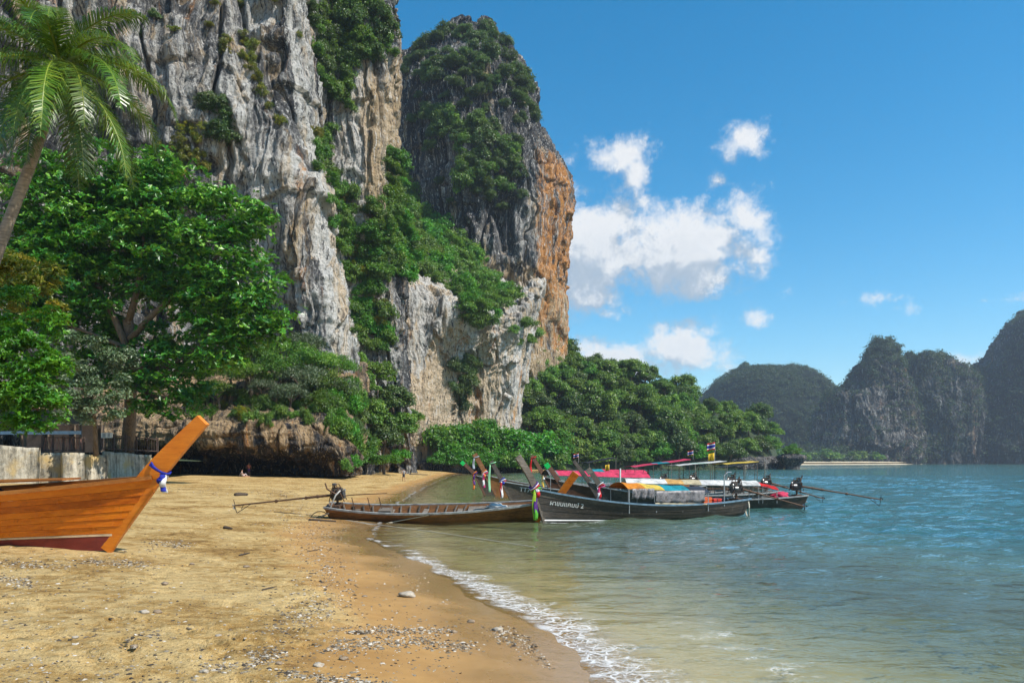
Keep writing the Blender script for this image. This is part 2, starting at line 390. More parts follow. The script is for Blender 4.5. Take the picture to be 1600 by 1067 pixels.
def build_beach():
    yr = np.concatenate([np.linspace(-12, 5, 12)[:-1], 5 * np.exp(np.linspace(0, math.log(8), 420))[:-1], 40 * np.exp(np.linspace(0, math.log(420 / 40), 140))])
    u = np.linspace(-1, 1, 560); xr = np.sinh(u * 4.6) / math.sinh(4.6)
    Y = np.repeat(yr[:, None], len(xr), 1); X = np.repeat(np.where(xr[None] < 0, xr[None] * 260, xr[None] * 140) - 3.5 * np.exp(-np.abs(xr[None]) * 6), len(yr), 0)
    Z = ground_z(X, Y)
    sd = shore_dist(X, Y)
    rr = np.random.default_rng(17)          # footprints in the dry sand: lines of steps and trampled ground
    pits = []
    for k in range(26):
        a = rr.uniform(0, 6.28) if k % 3 else rr.normal() * .3 + 1.8; p = np.array([rr.uniform(-15, -2), rr.uniform(7, 34)])
        for q in range(rr.integers(8, 22)): p = p + .62 * np.array([math.cos(a), math.sin(a)]); a += rr.normal() * .1; s_ = .11 * (-1) ** q; pits.append((p[0] - s_ * math.sin(a), p[1] + s_ * math.cos(a), a))
    for k in range(500): pits.append((rr.uniform(-16, -2), rr.uniform(6.5, 30), rr.uniform(0, 6.28)))
    for (fx, fy, a) in pits:
        i0, i1 = np.searchsorted(yr, (fy - .5, fy + .5)); j0, j1 = np.searchsorted(X[0], (fx - .5, fx + .5))
        if i1 <= i0 or j1 <= j0: continue
        xs, ys = X[i0:i1, j0:j1] - fx, Y[i0:i1, j0:j1] - fy; u_, v_ = xs * math.cos(a) + ys * math.sin(a), -xs * math.sin(a) + ys * math.cos(a)
        e = (u_ / .17) ** 2 + (v_ / .09) ** 2; Z[i0:i1, j0:j1] += smooth(sd[i0:i1, j0:j1], 2.2, 3.4) * (-.05 * np.exp(-e) + .022 * np.exp(-(np.sqrt(e) - 1.6) ** 2 / .2))
    me = np_mesh('beach', np.stack([X, Y, Z], -1).reshape(-1, 3), grid_faces(*X.shape), sand_material(), True, {'sd': ('POINT', sd)})
    link(bpy.data.objects.new('beach', me), kind='structure', label='golden sand beach sloping down to the sea')
build_beach()

def water_material():
    m, nt, out = newmat('sea_water'); co = N(nt, 'ShaderNodeNewGeometry').outputs['Position']
    dep = attr(nt, 'depth'); sd = attr(nt, 'sd'); frm = attr(nt, 'foam')
    n1 = NOISE(nt, stretch(nt, co, (.8, 1.3, 1)), 1.5, 4, .55, .4); n2 = NOISE(nt, stretch(nt, co, (.8, 1.2, 1)), 6.0, 3, .55, .3); nb = NOISE(nt, co, .12, 3, .5)
    n0 = NOISE(nt, stretch(nt, co, (.7, 1.4, 1)), .5, 3, .5, .3)
    h = M(nt, 'ADD', M(nt, 'MULTIPLY', n1, .7), M(nt, 'ADD', M(nt, 'MULTIPLY', n2, .12), M(nt, 'MULTIPLY', n0, 1.1)))
    calm = SS(nt, dep, .0, .9)
    b = N(nt, 'ShaderNodeBump', Strength=M(nt, 'ADD', .22, M(nt, 'MULTIPLY', calm, .55)), Distance=.28, Height=h)
    body = MIX(nt, nb, (.036, .1, .094), (.046, .12, .106))
    shallow = MIX(nt, SS(nt, dep, .1, 1.3), (.15, .165, .085), body)
    dif = N(nt, 'ShaderNodeBsdfDiffuse', Color=shallow)
    tr = N(nt, 'ShaderNodeBsdfTransparent', Color=MIX(nt, SS(nt, dep, 0., .6), (.93, .95, .9), (.7, .86, .72)))
    base = N(nt, 'ShaderNodeMixShader', Fac=M(nt, 'MULTIPLY', SS(nt, dep, .02, .95), .97), i1=tr, i2=dif)
    gl = N(nt, 'ShaderNodeBsdfGlossy', Roughness=.03, Normal=b, Color=(.92, .96, 1, 1))
    fr = N(nt, 'ShaderNodeFresnel', IOR=1.33, Normal=b)
    surf = N(nt, 'ShaderNodeMixShader', Fac=M(nt, 'MULTIPLY', fr, .95), i1=base, i2=gl)
    # lace of foam left by the little breakers
    cw = VM(nt, 'ADD', co, VM(nt, 'MULTIPLY', VM(nt, 'SUBTRACT', N(nt, 'ShaderNodeTexNoise', Vector=co, Scale=2.2, Detail=4.0).outputs[1], (.5, .5, .5)), (.55, .55, 0)))
    vo = N(nt, 'ShaderNodeTexVoronoi', _feature='DISTANCE_TO_EDGE', Vector=stretch(nt, cw, (.75, 1, 0)), Scale=4.2).outputs[0]
    vo2 = N(nt, 'ShaderNodeTexVoronoi', _feature='DISTANCE_TO_EDGE', Vector=stretch(nt, cw, (.8, 1, 0)), Scale=12.0).outputs[0]
    brk = NOISE(nt, stretch(nt, co, (.7, 1.2, 1)), 1.5, 6, .72)
    lace = M(nt, 'MAXIMUM', M(nt, 'SUBTRACT', 1.0, SS(nt, vo, .0, .1)), M(nt, 'MULTIPLY', M(nt, 'SUBTRACT', 1.0, SS(nt, vo2, 0., .15)), .7))
    gate = SS(nt, M(nt, 'ADD', frm, M(nt, 'MULTIPLY', M(nt, 'SUBTRACT', brk, .5), 1.7)), .56, .95)
    lip = M(nt, 'MULTIPLY', M(nt, 'SUBTRACT', 1.0, SS(nt, M(nt, 'ABSOLUTE', M(nt, 'ADD', sd, .12)), .02, .16)), SS(nt, brk, .45, .65))
    f = M(nt, 'MAXIMUM', M(nt, 'MULTIPLY', lace, gate), M(nt, 'MULTIPLY', lip, .8), clamp=True)
    fo = N(nt, 'ShaderNodeBsdfDiffuse', Color=(.8, .8, .78, 1))
    mx = N(nt, 'ShaderNodeMixShader', Fac=M(nt, 'MULTIPLY', f, .72), i1=surf, i2=fo)
    nt.links.new(mx.outputs[0], out.inputs[0]); return m
def build_sea():
    yp = np.concatenate([np.exp(np.linspace(math.log(7), math.log(150), 600)), np.exp(np.linspace(math.log(150), math.log(4000), 90))[1:]])
    u = np.linspace(-.6, 1.05, 420)
    Yp = np.repeat(yp[:, None], len(u), 1); X = u[None] * Yp; Y = Yp - 4
    cell = np.maximum(Yp * (1.65 / 420), np.gradient(yp)[:, None])
    r = np.random.default_rng(3); Z = np.zeros_like(X)
    gust = .55 + .9 * vnoise(np.stack([X * .07, Y * .05, X * 0], -1), 44)
    for i in range(34):
        lam = .55 * (9.0 ** r.random()); a = math.radians(200 + r.normal() * 38)
        k = 2 * math.pi / lam; amp = .0054 * lam ** .85
        ph = k * (X * math.sin(a) + Y * math.cos(a)) + r.random() * 6.28 + 1.2 * vnoise(np.stack([X * .3, Y * .3, X * 0 + i], -1), 60)
        Z += amp * (np.sin(ph) + .25 * np.sin(2 * ph + 1.57)) * smooth(lam / cell, 2.2, 5)
    sd = shore_dist(X, Y); dep = -ground_z(X, Y)
    Z *= gust * (.22 + .78 * smooth(dep, .05, .9))
    foam = (.92 * smooth(-sd, -.05, .25) * (1 - smooth(-sd, .35, 1.9)) * (1 - .6 * smooth(Y, 16, 30)) + .6 * np.exp(-((-sd - 2.6) / 1.2) ** 2) * (1 - smooth(Y, 12, 17)))
    foam *= 1 - .9 * smooth(Y, 30, 60)
    me = np_mesh('sea', np.stack([X, Y, Z], -1).reshape(-1, 3), grid_faces(*X.shape), water_material(), True,
                 {'depth': ('POINT', dep), 'sd': ('POINT', sd), 'foam': ('POINT', foam)})
    link(bpy.data.objects.new('sea', me), kind='structure', label='rippled teal sea lapping the beach')
build_sea()

# ------------------------------------------------------------------ rock walls, towers and hills
RAY = {}
def net_surface(name, rows, nr, nc, mat, disp, attrs=None, label=None, clipz=None):
    """a surface through a net of points (photo x, photo y, distance), displaced along its normals"""
    C = np.array([[W(*p) for p in r] for r in rows], float)
    A, B = crmat(C.shape[0], nr), crmat(C.shape[1], nc)
    P = np.einsum('ij,jkd,lk->ild', A, C, B)
    du = np.gradient(P, axis=1); dv = np.gradient(P, axis=0)
    n = np.cross(du, dv); n /= np.linalg.norm(n, axis=-1, keepdims=True) + 1e-9
    if (n * (P - np.array([0, 0, HC]))).sum(-1).mean() > 0: n = -n
    P = P + n * disp(P, n)[..., None]
    me = np_mesh(name, P.reshape(-1, 3), grid_faces(nr, nc), mat, True, {k: ('POINT', f(P)) for k, f in (attrs or {}).items()})
    o = link(bpy.data.objects.new(name, me), kind='structure', label=label)
    s = 3 if nr * nc > 60000 else 1
    Q = P[::s, ::s]
    RAY[o.name] = BVHTree.FromPolygons([tuple(q) for q in Q.reshape(-1, 3)], [tuple(f) for f in grid_faces(*Q.shape[:2]).tolist()])
    return o, P
def crag(a_big, a_flute, a_fine, f=1.0, seed=0, strata=.4):
    def d(P, n):
        w = P + 2.2 / f * np.stack([fbm(P * .15 * f, 2, seed + 1), fbm(P * .15 * f, 2, seed + 2), 0 * P[..., 0]], -1) * 2
        r = a_big * 2 * fbm(P * np.array([.07, .07, .045]) * f, 3, seed)
        r += a_flute * 1.6 * (ridge(w * np.array([.3, .3, .028]) * f, 2, seed + 3) - .6)
        r += a_flute * .9 * (ridge(w * np.array([.95, .95, .085]) * f, 2, seed + 4) - .6)
        r += strata * 1.8 * fbm(w * np.array([.12, .12, .75]) * f, 3, seed + 5)
        cr = vnoise(w * np.array([.22, .22, .012]) * f, seed + 8); r -= a_flute * 1.8 * np.exp(-((cr - .5) / .025) ** 2)
        r += np.where(fbm(P * np.array([.1, .1, .12]) * f, 3, seed + 9) > .03, .35, -.35) * a_flute
        r += a_fine * 2 * fbm(P * np.array([1.1, 1.1, .6]) * f, 4, seed + 6, .6)
        return r
    return d
def reg(x0, x1, z0, z1, sx=3., sz=6.):
    return lambda P: smooth(P[..., 0], x0 - sx, x0 + sx) * (1 - smooth(P[..., 0], x1 - sx, x1 + sx)) * smooth(P[..., 2], z0 - sz, z0 + sz) * (1 - smooth(P[..., 2], z1 - sz, z1 + sz))

# the near wall: plan columns (photo x, distance) times heights
def wall_rows():
    cols = [(-900, 60), (-420, 78), (-150, 90), (60, 98), (200, 102), (320, 104), (400, 106), (450, 106), (487, 112), (497, 124), (530, 127), (570, 128), (600, 129), (613, 136), (610, 150), (585, 190)]
    rows = []
    for z in (-1, 8, 16, 24, 33, 43, 54, 66, 78, 90, 98, 104):
        r = []
        for i, (px, d) in enumerate(cols):
            y0 = HY - (z - HC) / d * FPX
            sh = 0.0
            if i in (6, 7, 8): sh = (.5, .8, 1.0)[i - 6] * np.interp(y0, [-200, 150, 300, 420, 560, 740], [-12, 0, 16, 42, 74, 80])
            if i in (9, 10, 11): sh = np.interp(y0, [0, 300, 560, 740], [-10, 0, 55, 70])
            if i >= 12: sh = np.interp(y0, [-100, 0, 75, 150, 310, 500], [-45, -18, 0, -6, 0, 20])
            dd = d + np.interp(z, [0, 10, 24, 60, 90, 98, 104], [6, 2, 0, 0, 2, 10, 40]) + (5 * math.sin(z * .12 + i) if 3 <= i <= 7 else 0) * .35
            x, _, _ = W(px + sh, 0, d); r.append((800 + x * FPX / dd, HY - (z - HC) / dd * FPX, dd))
        rows.append(r)
    return rows
net_surface('cliff', wall_rows(), 560, 760, MT['rock'], crag(1.7, 1.15, .5, 1.0, 11, .45),
            {'pale': lambda P: .12 + 1.1 * reg(-36, -22, 18, 90)(P) * (ridge(P * np.array([.18, .18, .01]), 1, 5) > .72) + .5 * reg(-60, -35, 40, 80)(P) - .25 * reg(-32, -26, 25, 60, 1.5)(P),
             'tan': lambda P: .8 * reg(-25, -18, 40, 70)(P) + .2},
            label='towering grey and white streaked limestone cliff behind the leafy tree')
# the hollowed brown foot of the near wall
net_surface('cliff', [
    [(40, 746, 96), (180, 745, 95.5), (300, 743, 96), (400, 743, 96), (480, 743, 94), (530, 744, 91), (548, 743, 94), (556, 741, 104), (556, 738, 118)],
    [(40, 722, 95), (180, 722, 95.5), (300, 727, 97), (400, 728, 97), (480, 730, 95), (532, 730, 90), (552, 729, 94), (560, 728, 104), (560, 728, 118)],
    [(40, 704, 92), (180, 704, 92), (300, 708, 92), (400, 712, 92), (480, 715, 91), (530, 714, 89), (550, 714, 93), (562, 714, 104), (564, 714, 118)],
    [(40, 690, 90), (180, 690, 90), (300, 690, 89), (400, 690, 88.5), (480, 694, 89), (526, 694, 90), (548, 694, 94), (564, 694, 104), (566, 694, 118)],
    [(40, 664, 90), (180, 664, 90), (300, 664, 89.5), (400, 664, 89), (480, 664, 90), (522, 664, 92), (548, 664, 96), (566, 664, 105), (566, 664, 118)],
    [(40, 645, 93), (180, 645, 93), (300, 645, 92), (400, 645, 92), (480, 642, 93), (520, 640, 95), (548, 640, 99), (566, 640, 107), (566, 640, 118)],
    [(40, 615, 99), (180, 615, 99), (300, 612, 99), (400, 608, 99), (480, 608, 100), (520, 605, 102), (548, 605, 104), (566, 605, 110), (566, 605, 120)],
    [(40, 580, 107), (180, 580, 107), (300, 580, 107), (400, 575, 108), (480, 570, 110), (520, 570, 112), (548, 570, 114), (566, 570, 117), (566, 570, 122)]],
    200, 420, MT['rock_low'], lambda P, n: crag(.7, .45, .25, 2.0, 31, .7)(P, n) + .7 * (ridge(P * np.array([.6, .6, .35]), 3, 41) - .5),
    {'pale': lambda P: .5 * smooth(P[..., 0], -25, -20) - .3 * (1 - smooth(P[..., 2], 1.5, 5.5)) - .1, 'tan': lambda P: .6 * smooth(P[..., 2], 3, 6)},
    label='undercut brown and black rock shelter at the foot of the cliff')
# the fluted wall between beach and ledge
net_surface('cliff', [
    [(510, 733, 160), (570, 733, 166), (640, 732, 171), (690, 731, 180), (750, 731, 190), (796, 730, 200), (800, 730, 230), (790, 730, 270)],
    [(510, 690, 160), (570, 690, 166), (645, 690, 171), (705, 690, 183), (760, 690, 193), (800, 690, 202), (808, 690, 230), (795, 690, 270)],
    [(510, 640, 160), (570, 640, 166), (655, 640, 171), (716, 640, 186), (765, 640, 194), (804, 640, 202), (814, 640, 230), (800, 640, 270)],
    [(510, 560, 160), (570, 560, 166), (655, 560, 172), (722, 560, 185), (775, 560, 190), (812, 560, 198), (824, 560, 230), (810, 560, 270)],
    [(510, 480, 162), (575, 480, 168), (655, 490, 172), (728, 500, 177), (786, 510, 186), (824, 505, 196), (836, 505, 230), (820, 505, 270)],
    [(510, 380, 166), (580, 420, 170), (655, 445, 175), (730, 470, 180), (792, 490, 188), (830, 480, 198), (842, 470, 232), (825, 470, 270)],
    [(510, 300, 190), (580, 350, 195), (655, 385, 200), (730, 430, 204), (795, 462, 206), (834, 458, 206), (846, 450, 236), (830, 450, 270)],
    [(510, 230, 222), (590, 265, 226), (655, 330, 230), (730, 390, 232), (795, 440, 232), (838, 440, 226), (848, 440, 240), (830, 440, 270)]],
    430, 480, MT['rock'], crag(1.5, 1.35, .5, .85, 51, .35),
    {'pale': lambda P: 1.15 + 0 * P[..., 0], 'tan': lambda P: .4 + .85 * reg(-28, -6, 8, 32, 6)(P) * (ridge(P * np.array([.1, .1, .02]), 1, 8) > .6),
     'orange': lambda P: .75 * reg(-12, 4, 3, 32, 5)(P) * (vnoise(P * np.array([.2, .2, .06]), 77) > .5)},
    label='fluted cream and tan cliff wall rising from the back of the beach')
# the tower with its orange seaward face
def tower_rows(prof, dc, half, back=1.0):
    rows = []
    for (y, L, R) in prof:
        s = min(1.0, .25 + (R - L) / 260.0 * .75) if back else 1
        h = half * s; r = []
        for (f, dd) in ((.08, 1.1), (0, .5), (.0, .0), (.1, -.55), (.3, -.9), (.5, -1), (.7, -.95), (.88, -.75), (.98, -.3), (1.0, .15), (.97, .7), (.9, 1.1)):
            r.append((L + (R - L) * f, y, dc + dd * h))
        rows.append(r)
    return rows
net_surface('cliff', tower_rows([(640, 590, 872), (540, 598, 882), (430, 605, 882), (340, 606, 888), (300, 606, 890), (265, 606, 880), (222, 606, 856), (200, 606, 843), (150, 608, 833), (108, 618, 822),
                                 (78, 650, 800), (56, 684, 780), (42, 708, 764), (36, 728, 752)], 252, 30), 520, 560, MT['rock'], crag(1.7, 1.6, .7, .8, 71, .4),
            {'orange': lambda P: (1.1 + .9 * fbm(P * .12, 3, 4)) * reg(7.0, 60, 36, 98, 2.5, 6)(P) - .2, 'pale': lambda P: -.12 - .45 * (1 - smooth(P[..., 0], -34, -26)) + .25 * reg(-30, 8, 20, 62)(P) - .2 * smooth(P[..., 2], 75, 95),  # pale drops on the left flank: shade of its sunless side put into the colour
             'tan': lambda P: .9 * reg(-12, 20, 25, 60)(P), 'veg': lambda P: smooth(P[..., 2], 80, 110)},
            label='dark limestone tower with bright orange seaward face')
# wooded hill behind the moored boats
HILL_TOP = [(760, 545), (800, 530), (850, 532), (900, 568), (960, 592), (1000, 597), (1060, 620), (1120, 640), (1165, 655), (1200, 680), (1216, 722), (1220, 728)]
def hill_rows():
    r = [[], [], [], [], []]
    for i, (x, y) in enumerate(HILL_TOP):
        b = 205 + (x - 760) * .12
        yb = HY + (HC - .2) / b * FPX
        for k, (f, dd) in enumerate(((0, 0), (.45, 10), (.8, 26), (1, 50), (.3, 110))):
            r[k].append((x, yb + (y - yb) * f, b + dd))
    return r
m, nt, out = newmat('forest_floor')
nt.links.new(N(nt, 'ShaderNodeBsdfPrincipled', Base__Color=RAMP(nt, NOISE(nt, objco(nt), .4, 5), [(.3, (.012, .022, .008)), (.7, (.04, .06, .02))]), Roughness=.95).outputs[0], out.inputs[0]); MT['forest_floor'] = m
net_surface('hill', hill_rows(), 90, 160, MT['forest_floor'], lambda P, n: 2.0 * fbm(P * .1, 3, 5), None, label='steep wooded hill behind the moored boats')

# the land across the bay
far = [(1130, 620), (1215, 615), (1300, 655), (1400, 720), (1500, 850), (1620, 1000), (1900, 1050)]
def far_land():
    vs = []; 
    for (x, d) in far: vs.append([W(x, HY, d - 30)[:2] + (-.6,), W(x, HY, d)[:2] + (.9,), W(x, HY, d + 40)[:2] + (3,), W(x, HY, d + 500)[:2] + (8,)])
    P = np.array(vs).transpose(1, 0, 2)
    P = np.einsum('ij,jkd,lk->ild', crmat(4, 30), P, crmat(len(far), 80))
    m = plain('far_sand', (.62, .52, .36), .9, scale=.1)
    link(bpy.data.objects.new('far_shore', np_mesh('far_shore', P.reshape(-1, 3), grid_faces(30, 80), m)), kind='structure', label='pale strip of beach across the bay')
far_land()
def dome(prof, d, half, **kw): return tower_rows(prof, d, half)
vegs = lambda P: .35 + 0 * P[..., 0]
FARS = []
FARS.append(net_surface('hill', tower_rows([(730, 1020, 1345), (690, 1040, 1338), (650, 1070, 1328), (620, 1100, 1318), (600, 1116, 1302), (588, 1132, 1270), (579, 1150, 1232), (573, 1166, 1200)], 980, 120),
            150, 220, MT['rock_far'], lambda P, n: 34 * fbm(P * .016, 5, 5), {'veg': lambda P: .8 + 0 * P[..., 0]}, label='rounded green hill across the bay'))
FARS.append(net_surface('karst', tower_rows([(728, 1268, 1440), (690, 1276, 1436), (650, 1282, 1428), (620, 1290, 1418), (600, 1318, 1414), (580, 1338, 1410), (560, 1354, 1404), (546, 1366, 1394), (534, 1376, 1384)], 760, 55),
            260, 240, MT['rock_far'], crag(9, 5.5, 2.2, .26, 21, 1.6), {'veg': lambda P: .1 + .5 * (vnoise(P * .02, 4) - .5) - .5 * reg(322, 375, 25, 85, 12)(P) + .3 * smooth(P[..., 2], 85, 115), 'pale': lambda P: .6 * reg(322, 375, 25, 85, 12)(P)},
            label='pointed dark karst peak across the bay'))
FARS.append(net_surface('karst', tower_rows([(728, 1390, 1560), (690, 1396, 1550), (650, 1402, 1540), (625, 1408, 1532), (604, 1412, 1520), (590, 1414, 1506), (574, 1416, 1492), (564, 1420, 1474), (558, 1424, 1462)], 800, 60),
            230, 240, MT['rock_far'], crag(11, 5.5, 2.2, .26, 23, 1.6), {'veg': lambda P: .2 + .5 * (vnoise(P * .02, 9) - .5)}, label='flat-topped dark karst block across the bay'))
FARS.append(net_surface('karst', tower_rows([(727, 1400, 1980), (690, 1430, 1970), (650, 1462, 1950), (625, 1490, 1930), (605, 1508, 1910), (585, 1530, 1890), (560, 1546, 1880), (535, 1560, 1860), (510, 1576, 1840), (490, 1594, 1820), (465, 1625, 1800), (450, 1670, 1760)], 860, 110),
            260, 300, MT['rock_far'], crag(9, 5.5, 2.0, .24, 29, 1.6), {'veg': lambda P: .34 - .6 * smooth(P[..., 0], 540, 600) * smooth(P[..., 2], 70, 110) + .4 * (vnoise(P * .02, 3) - .5)}, label='high shaded karst mountain at the edge of the bay'))

# ------------------------------------------------------------------ foliage
def foliage(name, clumps, n, size, mat, seed=1, squash=.75, up=.45, lowest=-.35, rosette=1, aspect=.5, shell=.55, droop=0.0):
    """leaf blades spread through clumps (x,y,z,r); each leaf is a folded four-point blade"""
    r = np.random.default_rng(seed); cl = np.asarray(clumps, float)
    w = cl[:, 3] ** 2; k = r.choice(len(cl), n, p=w / w.sum())
    d = r.normal(size=(n, 3)); d /= np.linalg.norm(d, axis=1, keepdims=True)
    d[:, 2] = np.where(d[:, 2] < lowest, -d[:, 2], d[:, 2])
    rad = cl[k, 3] * (shell + (1 - shell) * r.random(n) + .16 * r.normal(size=n)) * (1 + .6 * fbm(d * 2.2 + k[:, None] * 3.1, 2, seed))
    c = cl[k, :3] + d * rad[:, None] * np.array([1, 1, squash])
    nn = d * .7 + np.array([0, 0, up]) + r.normal(size=(n, 3)) * .42
    tint = .55 * r.random(n) + .45 * r.random(len(cl))[k]
    if rosette > 1:
        c = np.repeat(c, rosette, 0); nn = np.repeat(nn, rosette, 0); tint = np.clip(np.repeat(tint, rosette) + r.normal(size=n * rosette) * .12, 0, 1)
        n = n * rosette
    nn /= np.linalg.norm(nn, axis=1, keepdims=True)
    a = r.normal(size=(n, 3)); a -= nn * (a * nn).sum(1, keepdims=True); a /= np.linalg.norm(a, axis=1, keepdims=True)
    if rosette > 1:
        axis = a * .85 + nn * .35; axis /= np.linalg.norm(axis, axis=1, keepdims=True); nl = nn - axis * (nn * axis).sum(1, keepdims=True)
        nl = nl + r.normal(size=(n, 3)) * .15; nl /= np.linalg.norm(nl, axis=1, keepdims=True)
    else: axis, nl = a, nn
    if droop: axis = axis + np.array([0, 0, -droop]); axis /= np.linalg.norm(axis, axis=1, keepdims=True); nl = nl - axis * (nl * axis).sum(1, keepdims=True); nl /= np.linalg.norm(nl, axis=1, keepdims=True) + 1e-9
    b = np.cross(nl, axis); s = (size * (.65 + .7 * r.random(n)))[:, None]
    base = c if rosette > 1 else c - axis * s * .5
    v = np.stack([base, base + axis * s * .55 + b * s * aspect * .5 + nl * s * .07, base + axis * s - nl * s * .12, base + axis * s * .55 - b * s * aspect * .5 + nl * s * .07], 1)
    return np_mesh(name, v.reshape(-1, 3), np.arange(4 * n).reshape(n, 4), mat, False, {'tint': ('FACE', tint)})
def crown_clumps(rx, rz, n, rc, seed, z0=0.0, inner=.45):
    r = np.random.default_rng(seed); d = r.normal(size=(n, 3)); d /= np.linalg.norm(d, axis=1, keepdims=True)
    d[:, 2] = np.abs(d[:, 2]) * 1.1 - .35
    q = (inner + (1 - inner) * r.random(n) ** .6)[:, None]
    p = d * q * np.array([rx, rx, rz]); p[:, 2] += z0
    return np.column_stack([p, rc * (.65 + .7 * r.random(n))])
def trunk_mesh(h, r0, spread, seed, n_limb=5):
    r = random.Random(seed); mb = MB()
    top = Vector((r.uniform(-.6, .6), r.uniform(-.6, .6), h))
    mid = Vector((r.uniform(-.4, .4), r.uniform(-.4, .4), h * .5))
    mb.tube([(0, 0, -1.0), mid, top], [r0 * 1.25, r0 * .9, r0 * .6], 7)
    for i in range(n_limb):
        a = 2 * math.pi * i / n_limb + r.uniform(-.4, .4); s0 = mid.lerp(top, r.uniform(.3, 1))
        e = top + Vector((math.cos(a) * spread, math.sin(a) * spread, r.uniform(.2, .8) * spread))
        mb.tube([s0, s0.lerp(e, .5) + Vector((0, 0, .1 * spread)), e], [r0 * .5, r0 * .33, r0 * .12], 5)
    me = bpy.data.meshes.new('trunk'); me.from_pydata(mb.v, [], mb.f); me.materials.append(MT['bark']); return me

def in_poly(px, py, poly):
    c = False; n = len(poly)
    for i in range(n):
        x1, y1 = poly[i]; x2, y2 = poly[(i + 1) % n]
        if (y1 > py) != (y2 > py) and px < (x2 - x1) * (py - y1) / (y2 - y1) + x1: c = not c
    return c
def cast(px, py, names=None):
    o = Vector((0, 0, HC)); d = Vector(((px - 800) / FPX, 1, (HY - py) / FPX)).normalized(); best = None
    for k, b in RAY.items():
        if names and k not in names: continue
        h = b.ray_cast(o, d)
        if h[0] is not None and (best is None or h[3] < best[3]): best = h
    return best
def scatter(poly, n, mind, seed, tries=40):
    r = random.Random(seed); xs = [p[0] for p in poly]; ys = [p[1] for p in poly]; pts = []
    for _ in range(n * tries):
        x, y = r.uniform(min(xs), max(xs)), r.uniform(min(ys), max(ys))
        if not in_poly(x, y, poly): continue
        if any((x - a) ** 2 + (y - b) ** 2 < mind * mind for a, b in pts): continue
        pts.append((x, y))
        if len(pts) >= n: break
    return pts
# shrubs that cling to the rock
SHRUB = [foliage('shrub', np.vstack([crown_clumps(1.0, .8, 13, .42, 100 + i), [[0, 0, -.1, .6]]]), 2600, .15, MT['leaf_forest'], 200 + i, aspect=.55) for i in range(4)]
SHRUBD = [foliage('shrub', np.vstack([crown_clumps(1.0, .9, 13, .42, 130 + i), [[0, 0, -.1, .6]]]), 2400, .15, MT['leaf_dark'], 230 + i, aspect=.5) for i in range(4)]
SHRUBY = [foliage('shrub', np.vstack([crown_clumps(.9, .9, 11, .4, 150 + i), [[0, 0, -.1, .5]]]), 1000, .24, MT['leaf_yellow'], 250 + i, aspect=.3, droop=.5) for i in range(3)]
SHRUBB = [foliage('shrub', np.vstack([crown_clumps(1.0, .8, 13, .42, 170 + i), [[0, 0, -.1, .6]]]), 2600, .145, MT['leaf_bright'], 270 + i, aspect=.55) for i in range(3)]
TONE = {'leaf_forest': 'mid-green', 'leaf_dark': 'dark green', 'leaf_yellow': 'yellowish', 'leaf_bright': 'bright green'}
def shrubs(poly, n, size_px, mind, seed, kinds, label, group, names=None, push=.25, hang=0.0, name='shrub'):
    """label: (noun, place); tone, size and height within the patch tell the shrubs apart"""
    r = random.Random(seed); noun, place = label; made = []
    for (x, y) in scatter(poly, n, mind, seed):
        h = cast(x, y, names)
        if h is None: continue
        p, nrm, d = h[0], h[1], h[0].y
        if nrm.dot(p - Vector((0, 0, HC))) > 0: nrm = -nrm
        f = r.uniform(.7, 1.35); s = size_px * d / FPX * f
        o = bpy.data.objects.new(name, r.choice(kinds))
        o.location = p + nrm * s * push - Vector((0, 0, s * .15)); o.scale = (s, s * r.uniform(.8, 1.1), s * r.uniform(.8, 1.25) * (1 + hang)); o.rotation_euler = (r.uniform(-.3, .3), r.uniform(-.3, .3), r.uniform(0, 6.28))
        made.append((y, x, f, o))
    made.sort(key=lambda q: q[0]); k = len(made); xl = sorted(q[1] for q in made)
    for i, (y, x, f, o) in enumerate(made):
        tone = TONE[o.data.materials[0].name]; size = 'small' if f < .9 else 'large' if f > 1.18 else 'middling'
        if i == 0: lab = 'topmost %s %s %s' % (tone, noun, place)
        elif i == k - 1: lab = 'lowest %s %s %s' % (tone, noun, place)
        else:
            q = i / k; t = xl.index(x) / k
            where = ('upper', 'middle', 'lower')[min(2, int(q * 3))] + ' ' + ('left', 'centre', 'right')[min(2, int(t * 3))]
            lab = '%s %s %s, %s part, %s' % (size, tone, noun, where, place)
        link(o, None, lab, name, group)
shrubs([(474, -20), (592, -20), (612, 80), (585, 105), (556, 95), (545, 165), (500, 150), (484, 60)], 60, 17, 11, 1, SHRUB + SHRUBD, ('shrub', 'on the green cap of the near cliff'), 'shrubs on the cap of the near cliff', hang=.3)
shrubs([(486, 200), (512, 205), (530, 290), (556, 300), (552, 350), (566, 420), (604, 480), (606, 545), (560, 540), (540, 440), (514, 350), (498, 270)], 52, 15, 11, 2, SHRUB + SHRUBB + SHRUBY[:1], ('shrub', 'in the green strip down the near cliff'), 'shrubs in the strip down the near cliff', hang=.3)
shrubs([(610, 235), (640, 280), (672, 335), (745, 400), (795, 455), (785, 485), (740, 505), (700, 450), (640, 425), (590, 440), (566, 400), (572, 330), (604, 310)], 150, 18, 9, 3, SHRUB + SHRUB + SHRUBB, ('bush', 'on the ledge below the tower'), 'bushes on the ledge below the tower', name='bush')
shrubs([(628, 95), (680, 55), (738, 34), (790, 66), (822, 112), (838, 190), (815, 190), (790, 120), (740, 150), (690, 120), (640, 130)], 60, 13, 10, 4, SHRUBD, ('shrub', 'on the summit of the tower'), 'shrubs on the tower summit')
shrubs([(655, 165), (720, 175), (790, 215), (815, 265), (775, 300), (725, 300), (715, 220), (670, 200)], 48, 15, 11, 5, SHRUB + SHRUBD, ('shrub', 'in the patch halfway up the tower'), 'shrubs halfway up the tower', hang=.2)
